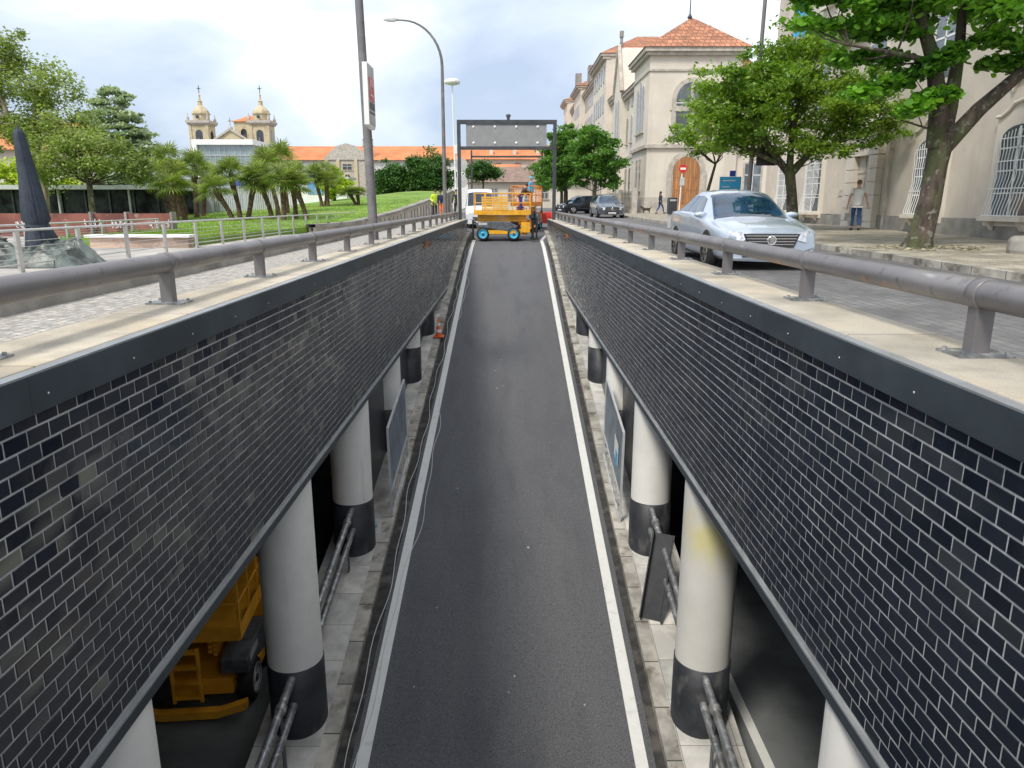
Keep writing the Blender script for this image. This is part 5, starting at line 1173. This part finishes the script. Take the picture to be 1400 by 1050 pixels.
# near right building
XB = 14.2
rb = thing('building', 'long cream building with barred windows and a stone entrance lettered G N R at right', 'building', (XB, 28, -1))
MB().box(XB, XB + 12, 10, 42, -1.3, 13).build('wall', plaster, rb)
MB().box(XB - .07, XB + .3, 10, 42, -1.3, -.42).build('plinth', plinth, rb, bevel=.01)
MB().box(XB - .35, XB + .2, 9.8, 42.2, 6.7, 7.15).box(XB - .2, XB + .2, 9.8, 42.2, 6.4, 6.699).build('cornice', stone, rb)
MB().box(XB - .5, XB + 12, 9.6, 42.4, 12.6, 13.1).build('eaves', stone, rb)
MB().prism([(9.4, 13.1), (42.6, 13.1), (38, 16), (14, 16)], 0, XB + .5, XB + 11.5).build('roof', tile_o, rb)
for y in (12.6, 19.2, 33.2, 41.5):
    MB().box(XB - .09, XB + .1, y - .3, y + .3, -.42, 6.4).build('pilaster', plaster, rb)
def bar_window(y, z0=-.32, z1=2.15, w=1.55):
    X = XB
    top = [(y - w / 2 - .3, z0 - .3), (y + w / 2 + .3, z0 - .3), (y + w / 2 + .3, z1 + .28), (y + w / 2 + .1, z1 + .28), (y + w / 2 - .2, z1 + .42), (y + w * .25, z1 + .58), (y, z1 + .64), (y - w * .25, z1 + .58), (y - w / 2 + .2, z1 + .42), (y - w / 2 - .1, z1 + .28), (y - w / 2 - .3, z1 + .28)]
    f = MB().prism(top, 0, X - .10, X + .02).build('window', plaster2, rb, bevel=.008)
    cap = MB()
    tp = top[2:]
    for a, b in zip(tp, tp[1:]): cap.tube((X - .13, a[0], a[1]), (X - .13, b[0], b[1]), .055, n=6)
    cap.build('hood_mould', plaster2, f)
    ar = [(y - w / 2, z0), (y + w / 2, z0)] + [(y + w / 2 * cos(pi * k / 8), z1 - .35 + .35 * sin(pi * k / 8)) for k in range(9)]
    MB().prism(ar, 0, X - .112, X - .06).build('pane', winglass, f)
    fm = MB().box(X - .125, X - .113, y - .04, y + .04, z0, z1 - .05)
    for k in range(3): fm.box(X - .125, X - .113, y - w / 2, y + w / 2, z0 + .6 + k * .62, z0 + .64 + k * .62)
    fm.build('frame', pale, f)
    g = MB(); n = 12
    for i in range(n):
        yy = y - w / 2 + .02 + (w - .04) * i / (n - 1); ht = z1 - .1 - .28 * (abs(i - (n - 1) / 2) / ((n - 1) / 2)) ** 2
        pts = []
        for k in range(15):
            zz = z0 - .02 + (ht - z0) * k / 14; bulge = .06 + .20 * max(0, (.45 - k / 14)) * 2; pts.append((X - .14 - bulge, yy + .022 * sin(k * pi / 2), zz))
        g.path(pts, .013, 5)
    for zz in (z0, z0 + .75, z0 + 1.5, z1 - .35):
        bulge = .06 + .20 * max(0, (.45 - (zz - z0) / (z1 - z0))) * 2; g.box(X - .15 - bulge, X - .13 - bulge, y - w / 2, y + w / 2, zz - .015, zz + .015)
        for e in (-1, 1): g.bar((X - .14 - bulge, y + e * w / 2, zz), (X - .05, y + e * w / 2, zz), .02)
    g.build('grille', pale, f)
    MB().box(X - .42, X, y - w / 2 - .15, y + w / 2 + .15, z0 - .16, z0 - .04).build('sill', plaster2, f, bevel=.01)
    MB().prism([(X - .3, z0 - .16), (X - .1, z0 - .42), (X - .1, z0 - .16)], 1, y - w / 2 + .0, y - w / 2 + .2).prism([(X - .3, z0 - .16), (X - .1, z0 - .42), (X - .1, z0 - .16)], 1, y + w / 2 - .2, y + w / 2).build('bracket', plaster2, f)
for y in (17.0, 21.2, 25.6, 35.2, 38.9): bar_window(y)
for y in (13, 17, 21.2, 25.6, 30.2, 35.2, 38.9):
    f = wside(rb, XB, y, 3.95, 6.0, 1.2, frame=plaster2)
    ap = [(y - 1.0, 3.75), (y + 1.0, 3.75), (y + 1.0, 3.45), (y + .8, 3.35), (y + .65, 3.05), (y + .5, 3.35), (y + .15, 3.4), (y, 3.0), (y - .15, 3.4), (y - .5, 3.35), (y - .65, 3.05), (y - .8, 3.35), (y - 1.0, 3.45)]
    MB().prism(ap, 0, XB - .09, XB + .02).build('apron', plaster2, f)
    wside(rb, XB, y, 8.6, 10.8, 1.2, frame=plaster2)
# entrance
yd = 30.2
dr = MB()
for s in (-1, 1):
    for k in range(6):
        dr.box(XB - .28, XB, yd + s * .62, yd + s * 1.32, -1.15 + k * .5, -1.15 + k * .5 + .47)
    dr.box(XB - .24, XB, yd + s * .64, yd + s * 1.30, -1.2, 1.83)
dr.box(XB - .28, XB, yd - 1.32, yd + 1.32, 1.85, 2.75)
sur = dr.build('entrance_surround', plaster2, rb, bevel=.008)
MB().box(XB - .42, XB, yd - 1.5, yd + 1.5, 2.752, 2.9).prism([(yd - 1.35, 2.9), (yd + 1.35, 2.9), (yd + 1.0, 3.15), (yd + .5, 3.45), (yd, 3.55), (yd - .5, 3.45), (yd - 1.0, 3.15)], 0, XB - .25, XB).build('pediment', plaster2, sur)
dd = MB().box(XB - .06, XB + .02, yd - .62, yd + .62, -1.15, 1.85).build('door', mat('grey-beige painted door', (.48, .44, .38), .6), rb)
MB().box(XB - .09, XB - .061, yd - .03, yd + .03, -1.1, 1.8).box(XB - .09, XB - .061, yd - .6, yd + .6, 1.2, 1.26).build('stile', stone, dd)
MB().box(XB - .72, XB - .0, yd - 1.5, yd + 1.5, -1.3, -.88).build('step', stone, rb)
for i, ch in enumerate('GNR'):
    cu = bpy.data.curves.new('letter', 'FONT'); cu.body = ch; cu.size = .42; cu.extrude = .02; cu.align_x = 'CENTER'
    cu.materials.append(dkmetal); tmp = bpy.data.objects.new('tmp', cu); me = bpy.data.meshes.new_from_object(tmp); bpy.data.objects.remove(tmp)
    o = bpy.data.objects.new('letter', me); COL.objects.link(o)
    o.parent = sur; o.rotation_euler = (pi / 2, 0, -pi / 2); o.location = (XB - .305, yd + .72 - i * .72, 2.08)
MB().tube((XB - .3, yd - .72, 2.55), (XB - .285, yd - .72, 2.55), .07, n=10).build('crest', stone, sur)
MB().box(XB - .13, XB - .0, yd - 1.9, yd - 1.82, 4, -1.2).build('downpipe', stone, rb)
MB().box(XB - .04, XB, yd + 2.0, yd + 2.35, .35, .6).build('plaque', stone, rb)
r = thing('banner', 'bright blue vertical banner hanging high between the treetops', 'banner', (13.2, 37, 8))
MB().box(13.25, 13.85, 37, 37.03, 7.6, 11.5).build('cloth', mat('sky blue cloth', (.06, .40, .85), .7), r)
MB().tube((14.2, 37, 11.5), (13.1, 37, 11.5), .03).build('arm', dkmetal, r)
# corner building
cb_ = thing('building', 'corner building with terracotta pyramid roof, arched window and tall wooden door', 'building', (14, 62, -.8))
Y0 = 62; X0 = 11.1
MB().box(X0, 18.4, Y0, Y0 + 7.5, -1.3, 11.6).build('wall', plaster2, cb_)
MB().box(18.41, 30, Y0 + .3, Y0 + 7.4, -1.3, 8.2).build('side_wing', plaster2, cb_)
MB().box(18.5, 30.3, Y0 - .1, Y0 + 7.8, 8.2, 8.5).build('wing_eaves', stone, cb_)
MB().prism([(Y0 - .2, 8.5), (Y0 + 7.9, 8.5), (Y0 + 3.9, 10.2)], 0, 18.45, 30.3).build('wing_roof', tile_x, cb_)
MB().box(X0 - .08, 18.48, Y0 - .08, Y0 + 7.5, -1.3, .55).build('plinth', stone, cb_)
MB().box(X0 - .22, 18.6, Y0 - .22, Y0 + 7.7, 4.4, 4.68).build('string_course', stone, cb_)
MB().box(X0 - .1, 18.5, Y0 - .1, Y0 + 7.6, 10.2, 10.35).build('upper_course', stone, cb_)
MB().box(X0 - .5, 18.9, Y0 - .5, Y0 + 8, 11.6, 11.9).box(X0 - .3, 18.7, Y0 - .3, Y0 + 7.8, 11.35, 11.6).build('eaves', stone, cb_)
ax, ay, az = 14.9, Y0 + 3.9, 14.9
MB().add([(X0 - .6, Y0 - .6, 11.9), (19.0, Y0 - .6, 11.9), (19.0, Y0 + 8.1, 11.9), (X0 - .6, Y0 + 8.1, 11.9), (ax, ay, az), (15.3, ay, az)], [(0, 1, 5, 4), (1, 2, 5), (2, 3, 4, 5), (3, 0, 4), (3, 2, 1, 0)]).build('roof', tile_x, cb_)
MB().tube((ax, ay, az - .1), (ax, ay, az + 2.9), .06, .02, 8).lathe([(.05, 0), (.22, .15), (.12, .35), (.05, .5)], (ax, ay, az - .1), 10).prism([(ax - .25, az + 1.7), (ax + .25, az + 2.1), (ax + .2, az + 1.5)], 1, ay - .02, ay + .02).build('weathervane', dkmetal, cb_)
wfront(cb_, Y0, 14.4, -1.0, 3.75, 2.2, True, .42, stone, woodm, False, False)
for o in cb_.children:
    if o.name.startswith('window'): o.name = 'door_surround'; o.children[0].name = 'wooden_door'
wd = MB()
for k in range(2):
    for j in range(4): wd.box(13.42 + k * 1.02, 14.3 + k * 1.02, Y0 - .105, Y0 - .086, -.9 + j * 1.0, -.08 + j * 1.0)
wd.build('door_panel', woodm, [o for o in cb_.children if o.name.startswith('door_surround')][0])
for x in (13.0, 15.8): MB().box(x - .18, x + .18, Y0 - .16, Y0 - .075, -1.2, 2.6).build('door_pilaster', stone, cb_)
wfront(cb_, Y0, 14.55, 5.4, 9.4, 2.5, True, .35, stone, winglass)
m = MB().box(14.4, 14.7, Y0 - .12, Y0 - .1, 5.3, 9.3).box(13.2, 15.9, Y0 - .16, Y0 - .1, 7.2, 7.6).build('stone_mullion', stone, cb_)
for x in (19.9, 23.4): wfront(cb_, Y0 + .3, x, 4.6, 7.0, 1.4); wfront(cb_, Y0 + .3, x, .9, 3.2, 1.3)
for k, yy in enumerate((Y0 + 2.4, Y0 + 3.7, Y0 + 5.0)): wside(cb_, X0, yy, 5.9, 9.4 + (.5 if k == 1 else 0), .75, True, .12, pane=dkglass, mull=False)
for k, yy in enumerate((Y0 + 2.8, Y0 + 4.4)): wside(cb_, X0, yy, 1.2, 3.6, .6, False, .12, pane=dkglass)
# long building side, receding
lb_ = thing('building', 'long ornate pale building with gable and hipped towers receding up the street', 'building', (13, 100, -.8))
def block(x, y0, y1, zt, roof=None, apex=2.6, overhang=.5, m=plaster2):
    MB().box(x, x + 11, y0, y1, -1.3, zt).build('wall', m, lb_)
    MB().box(x - overhang, x + 11, y0 - .2, y1 + .2, zt, zt + .28).box(x - overhang * .6, x + .5, y0 - .1, y1 + .1, zt - .3, zt - .001).build('cornice', stone, lb_)
    MB().box(x - .12, x + .2, y0 + .01, y1 - .01, 4.4, 4.65).build('string_course', stone, lb_)
    yc = (y0 + y1) / 2; o = overhang + .1
    if roof == 'hip': MB().add([(x - o, y0 - .3, zt + .28), (x + 11.2, y0 - .3, zt + .28), (x + 11.2, y1 + .3, zt + .28), (x - o, y1 + .3, zt + .28), (x + 4.5, yc, zt + apex), (x + 7, yc, zt + apex)], [(0, 1, 5, 4), (1, 2, 5), (2, 3, 4, 5), (3, 0, 4), (3, 2, 1, 0)]).build('roof', tile_o, lb_)
    elif roof == 'slope': MB().prism([(x - o, zt + .28), (x + 11.2, zt + .28), (x + 5.5, zt + apex)], 1, y0 - .1, y1 + .1).build('roof', tile_o, lb_)
block(12.0, 69.6, 80.0, 10.6, 'slope', 4.6)
MB().box(11.5, 22, 80.0, 85.5, -1.3, 11.4).prism([(80.0, 11.4), (85.5, 11.4), (82.75, 15.9)], 0, 11.5, 22).build('gable_wall', plaster2, lb_)
gm2 = MB().bar((11.45, 79.8, 11.2), (11.45, 82.75, 16.1), .35).bar((11.45, 82.75, 16.1), (11.45, 85.7, 11.2), .35).build('gable_coping', stone, lb_)
MB().tube((11.7, 82.75, 16.0), (11.7, 82.75, 16.9), .2, .14, 8).box(11.5, 11.9, 82.55, 82.95, 16.9, 17.5).build('gable_pinnacle', plinth, lb_)
block(12.0, 85.5, 91, 11.5, 'slope', 3.6)
block(11.2, 91, 104, 16.6, 'hip', 3.4, .7)
block(12.0, 104, 124, 16.4, 'slope', 3.2)
block(11.3, 124, 136, 18.0, 'hip', 3.0, .7)
block(12.0, 136, 148, 17.0, 'slope', 2.5)
block(11.0, 148, 158, 19.0, 'hip', 2.5, .7)
for y, x in ((70.9, 12), (73.4, 12), (75.9, 12), (78.4, 12)):
    wside(lb_, x, y, 6.0, 8.4, .8, True, pane=dkglass, mull=False); wside(lb_, x, y, .8, 3.4, .8, pane=dkglass, mull=False); wside(lb_, x, y, 9.3, 10.0, .7, pane=dkglass, mull=False, sill=False)
for y in (81.9, 83.6): wside(lb_, 11.5, y, 6.6, 10.6, .7, True, pane=dkglass, mull=False); wside(lb_, 11.5, y, .8, 3.4, .7, pane=dkglass, mull=False)
for y0_, y1_, x, zt in ((92, 103.5, 11.2, 16.4), (105, 123.5, 12, 16.2), (125.5, 135, 11.3, 17.8), (149, 157, 11, 19)):
    y = y0_ + 1
    while y < y1_:
        for z0, z1 in ((.8, 3.4), (6.2, 9.0), (10.6, 12.6), (14.0, 15.6)): wside(lb_, x, y, z0, z1, .95, z0 > 6 and z0 < 10, pane=dkglass, mull=False, sill=False)
        y += 2.3
MB().box(12.2, 13.2, 121, 123, 18, 20.8).build('chimney', plinth, lb_); MB().box(11.6, 12.6, 137, 138.5, 18, 22.2).build('chimney', plinth, lb_)
# iron fence before it
r = thing('iron_fence', 'tall pale iron fence on a low wall before the corner building', 'fence', (10, 60, -.8))
for y0, y1 in ((60.5, 90),):
    MB().box(9.9, 10.1, y0, y1, -1, -.45).build('base_wall', stone, r)
    pk = MB(); y = y0
    while y < y1: pk.tube((10, y, -.45), (10, y, 1.05), .018, .012, 5); y += .28
    pk.box(9.985, 10.015, y0, y1, .8, .84).box(9.985, 10.015, y0, y1, -.3, -.26).build('pickets', plinth, r)
for y in (60.5, 68, 76): MB().box(9.8, 10.2, y - .2, y + .2, -1, 1.25).build('pier', stone, r)
# central house and roofs
h1 = thing('house', 'low white house with a weathered brown hipped roof seen under the gantry', 'house', (0, 112, -1))
MB().box(-6.2, 12, 112, 124, -1.2, 3.2).build('wall', plaster2, h1)
MB().add([(-7, 111.3, 3.15), (12.6, 111.3, 3.15), (12.6, 124.7, 3.15), (-7, 124.7, 3.15), (-2.5, 118, 5.6), (8.5, 118, 5.6)], [(0, 1, 5, 4), (1, 2, 5), (2, 3, 4, 5), (3, 0, 4), (3, 2, 1, 0)]).build('roof', tile_b, h1)
for x in (-4.8, -2.3, .2, 2.7, 5.2): wfront(h1, 112, x, .8, 2.2, .8)
h3 = thing('house', 'taller house with brown pyramid roof rising right behind the low white house', 'house', (5, 130, -1))
MB().box(2, 13, 128, 138, -1.2, 5.2).build('wall', plaster2, h3)
MB().add([(1.2, 127.4, 5.2), (13.8, 127.4, 5.2), (13.8, 138.6, 5.2), (1.2, 138.6, 5.2), (7.5, 133, 9.4)], [(0, 1, 4), (1, 2, 4), (2, 3, 4), (3, 0, 4), (3, 2, 1, 0)]).build('roof', tile_b, h3)
h2 = thing('house', 'long cream house with red-orange tiled roof framed by the gantry', 'house', (0, 150, -1))
MB().box(-8, 30, 150, 162, -1.2, 8.6).build('wall', plaster2, h2)
MB().prism([(149.3, 8.5), (162.7, 8.5), (156, 11.6)], 0, -8.6, 30.6).build('roof', tile_f, h2)
for i in range(9): wfront(h2, 150, -6 + i * 3.8, 6.4, 7.8, 1.0, pane=dkglass, mull=False)
for i in range(6): MB().box(-4 + i * 4.6, -3.3 + i * 4.6, 151.5, 152.4, 9.3, 10.6).build('chimney', plaster2, h2)
h4 = thing('house', 'small cream house with orange-red roof left of the brown pyramid roof', 'house', (-3, 135, -1))
MB().box(-7, 1.5, 134, 142, -1.2, 5.6).build('wall', plaster2, h4); MB().prism([(133.5, 5.5), (142.5, 5.5), (138, 7.0)], 0, -7.4, 1.9).build('roof', tile_f, h4)
# long orange-roof convent
cv = thing('building', 'long white building with bright orange roof and classical stone gable behind the lawn', 'building', (-40, 190, -1))
MB().box(-60.5, -8, 190, 204, -1.2, 10.4).build('wall', mat('white render', (.70, .69, .66), .85), cv)
MB().prism([(189, 10.6), (205, 10.6), (197, 14.4)], 0, -61, -7.5).build('roof', tile_f, cv)
MB().box(-60.5, -8, 189.6, 190, 10.1, 10.6).build('cornice', stone, cv)
for i in range(17): wfront(cv, 190, -58.5 + i * 3.0, 5.6, 7.8, 1.1, pane=dkglass, mull=False, frame=stone)
MB().box(-45.5, -35, 188.6, 190, -1.2, 10.6).build('portal_wall', stone, cv)
MB().prism([(-46, 10.6), (-34.5, 10.6), (-36, 12.2), (-38, 13.9), (-40.2, 14.5), (-42.4, 13.9), (-44.5, 12.2)], 1, 188.3, 190).build('portal_gable', stone, cv)
for x in (-45.2, -42.4, -38, -35.3): MB().box(x - .4, x + .4, 188.2, 188.6, -1.2, 10.6).build('pilaster', church, cv)
wfront(cv, 188.6, -40.2, 3.0, 7.2, 1.3, True, .3, church, dkglass); wfront(cv, 188.6, -40.2, 8.2, 9.6, 2.2, False, .3, church, dkglass)
# scaffold-like belfry piece right of the gable
MB().box(-36.5, -36.2, 190.5, 190.8, 12, 15.6).box(-34.2, -33.9, 190.5, 190.8, 12, 15.6).box(-36.5, -33.9, 190.5, 190.8, 15.4, 15.6).box(-36.5, -33.9, 190.5, 190.8, 13.8, 14).build('roof_frame', stone, cv)
# church
ch = thing('church', 'yellow granite church with twin bell towers behind the glass building', 'church', (-80, 212, -1))
D0 = 212
def tower(cx, ztop_body):
    w_ = 2.8; o = thing
    sp_ = MB().box(cx - w_, cx + w_, D0, D0 + 5.6, -1.2, 13.5).build('tower_base', church, ch)
    MB().box(cx - w_ - .4, cx + w_ + .4, D0 - .4, D0 + 6, 13.5, 14.2).build('cornice', stone, ch)
    b = MB().box(cx - w_ + .25, cx + w_ - .25, D0 + .2, D0 + 5.4, 14.2, 21.6).build('belfry', church, ch)
    MB().prism([(cx - .95, 15.6), (cx + .95, 15.6)] + [(cx + .95 * cos(pi * k / 8), 18.9 + .95 * sin(pi * k / 8)) for k in range(9)], 1, D0 + .12, D0 + .21).build('bell_opening', dkglass, b)
    MB().lathe([(.0, 17.9), (.25, 17.8), (.4, 17.2), (.6, 16.7)], (cx, D0 + .05, 0), 12).build('bell', dkmetal, b)
    MB().prism([(D0 + 1.8, 15.6), (D0 + 3.8, 15.6), (D0 + 3.8, 19), (D0 + 2.8, 19.9), (D0 + 1.8, 19)], 0, cx + w_ - .26, cx + w_ - .18).build('bell_opening', dkglass, b)
    for e in (-1, 1): MB().box(cx + e * (w_ - .5) - .35, cx + e * (w_ - .5) + .35, D0 - .0, D0 + .19, 14.2, 21.2).build('pilaster', church, b)
    MB().box(cx - w_ - .45, cx + w_ + .45, D0 - .5, D0 + 6.1, 21.6, 22.3).box(cx - w_ - .15, cx + w_ + .15, D0 - .2, D0 + 5.8, 21.2, 21.599).build('cornice', stone, ch)
    c = (cx, D0 + 2.8, 0)
    MB().lathe([(2.2, 22.3), (2.2, 24.0), (2.5, 24.1), (2.5, 24.4), (2.3, 24.4), (2.1, 25.0), (1.5, 25.7), (.9, 26.2), (.62, 26.4), (.55, 27.3), (.72, 27.5), (.32, 27.8), (.2, 28.8), (.34, 29.0), (.15, 29.4), (.05, 29.8)], c, 8, False, ang=pi / 8).build('dome', church, ch)
    for e in (-1, 1): 
        for f in (0.2, 5.4): MB().lathe([(.35, 22.3), (.45, 22.9), (.2, 23.3), (.12, 24), (0, 24.4)], (cx + e * 2.7, D0 + f, 0), 6).build('urn', stone, ch)
    MB().box(cx - .08, cx + .08, c[1] - .08, c[1] + .08, 29.6, 31.6).box(cx - .5, cx + .5, c[1] - .06, c[1] + .06, 30.7, 30.9).build('cross', dkmetal, ch)
    MB().tube((cx - .0, D0 - .02, 23.2), (cx, D0 + .3, 23.2), .45, n=10).build('oculus', dkglass, ch)
tower(-85.5, 0); tower(-68.8, 0)
chs = set(ch.children)
MB().box(-84.2, -73, D0 + .4, D0 + 26, -1.2, 16.6).prism([(-84.2, 16.6), (-73, 16.6), (-78.6, 19.8)], 1, D0 + .4, D0 + 1.4).build('nave_wall', church, ch)
MB().bar((-84.4, D0 + .2, 16.5), (-78.6, D0 + .2, 20.0), .5).bar((-78.6, D0 + .2, 20.0), (-72.8, D0 + .2, 16.5), .5).build('pediment_moulding', stone, ch)
MB().box(-78.7, -78.5, D0 + .5, D0 + .7, 20.4, 23.0).box(-79.2, -78, D0 + .5, D0 + .7, 22.0, 22.3).lathe([(.6, 19.8), (.7, 20.4), (.25, 20.8)], (-78.6, D0 + .6, 0), 8).build('gable_cross', stone, ch)
MB().box(-83, -62, D0 + 16, D0 + 30, 14, 22.4).build('transept_wall', church, ch); MB().prism([(D0 + 15.4, 22.4), (D0 + 30.6, 22.4), (D0 + 23, 25.2)], 0, -83.5, -61).build('transept_roof', tile_f, ch) if False else None
MB().box(-82.3, -75, D0 + 14, D0 + 22, 14, 23.4).build('crossing_wall', church, ch)
MB().add([(-82.9, D0 + 13.5, 23.4), (-74.5, D0 + 13.5, 23.4), (-74.5, D0 + 22.5, 23.4), (-82.9, D0 + 22.5, 23.4), (-78.6, D0 + 18, 25.6)], [(0, 1, 4), (1, 2, 4), (2, 3, 4), (3, 0, 4), (3, 2, 1, 0)]).build('crossing_roof', tile_f, ch)
wfront(ch, D0 + 14, -79.6, 17.4, 21.4, 1.8, True, .3, church, dkglass, mull=False)
for o in list(ch.children):
    if o.name.startswith('transept_wall'): bpy.data.objects.remove(o)
for o in ch.children:
    if o not in chs: o.location.x += 1.7
# glass building
gbu = thing('building', 'modern white-framed glass building in front of the church', 'building', (-58, 150, -1))
GX0, GX1 = -60.9, -50.2
MB().box(GX0, GX1, 150, 162, -1.2, 11.2).build('core', mat('pale curtain wall', (.22, .30, .32), .12, 0, .2, .4, spec=1), gbu)
MB().box(GX0 - .9, GX1 + .3, 149.2, 162, 11.2, 12.2).box(GX0 - .9, GX0, 149.2, 162, -1.2, 11.199).build('white_frame', pale, gbu)
mb = MB()
for i in range(11): mb.box(GX0 + .2 + i * 1.0, GX0 + .28 + i * 1.0, 149.9, 149.99, -1, 11.1)
for z in (3.2, 5.2, 7.2, 9.2): mb.box(GX0, GX1, 149.86, 149.98, z, z + .14)
mb.build('mullions', lgrey, gbu)
MB().box(GX0 + 6.5, GX1, 149.7, 149.85, 3.6, 4.6).build('blue_strip', bluecl, gbu)
# cafe pavilion left
cafeglass = mat('dark cafe glazing', (.012, .014, .016), .35, 0, .6, 1.5, spec=.15, col2=(.06, .07, .075))  # near-black matt glass with slightly paler patches
cf = thing('pavilion', 'flat-roofed cafe pavilion with dark glass front behind the left trees', 'pavilion', (-26, 47, -1))
MB().box(-34, -21.5, 47, 56, -1.2, .85).build('glass_front', cafeglass, cf)
MB().box(-34.6, -20.8, 45.6, 57, .86, 1.12).build('roof', lgrey, cf)
mb = MB()
for i in range(9): mb.box(-33.9 + i * 1.5, -33.8 + i * 1.5, 46.9, 46.99, -1.2, .85)
mb.build('mullions', dkmetal, cf)
for x in (-32, -27.5, -23.2): MB().tube((x, 46.1, -1.2), (x, 46.1, .86), .07).build('post', lgrey, cf)
r = thing('slatted_fence', 'pale grey vertical slatted fence behind the palms', 'fence', (-18, 52, -1))
mb = MB()
for i in range(84): mb.box(-26.5 + i * .14, -26.5 + i * .14 + .085, 52, 52.04, -1.1, 1.05)
mb.build('slats', lgrey, r)
MB().box(-26.5, -14.7, 52.05, 52.1, .9, 1.0).box(-26.5, -14.7, 52.05, 52.1, -.7, -.6).build('rail', lgrey, r)
MB().box(-22.2, -20.2, 51.2, 51.5, -1.1, .95).build('solid_panel', mat('plain grey panel', (.30, .31, .32), .6), r)
# kiosk / white wall band behind middle palms
r = thing('kiosk', 'small white kiosk with a blue panel behind the palms', 'kiosk', (-18, 70, -1))
MB().box(-20, -15.5, 72, 75, -1.2, 2.3).build('wall', pale, r); MB().box(-19.2, -17.4, 71.95, 71.99, .9, 2.0).build('panel', mat('pale blue panel', (.15, .35, .70), .4), r); MB().box(-20.3, -15.2, 71.6, 75.3, 2.3, 2.5).build('roof', lgrey, r)
# houses at far left
r = thing('house', 'house with orange roof peeping through the tall olive tree at the left edge', 'house', (-62, 95, -1))
MB().box(-70, -56, 95, 105, -1.2, 6.6).build('wall', plaster2, r); MB().prism([(94, 6.5), (106, 6.5), (100, 10.3)], 0, -71, -55).build('roof', tile_f, r)
for i in range(4): wfront(r, 95, -67.5 + i * 3.2, 3.6, 5.4, 1.1)
# bird
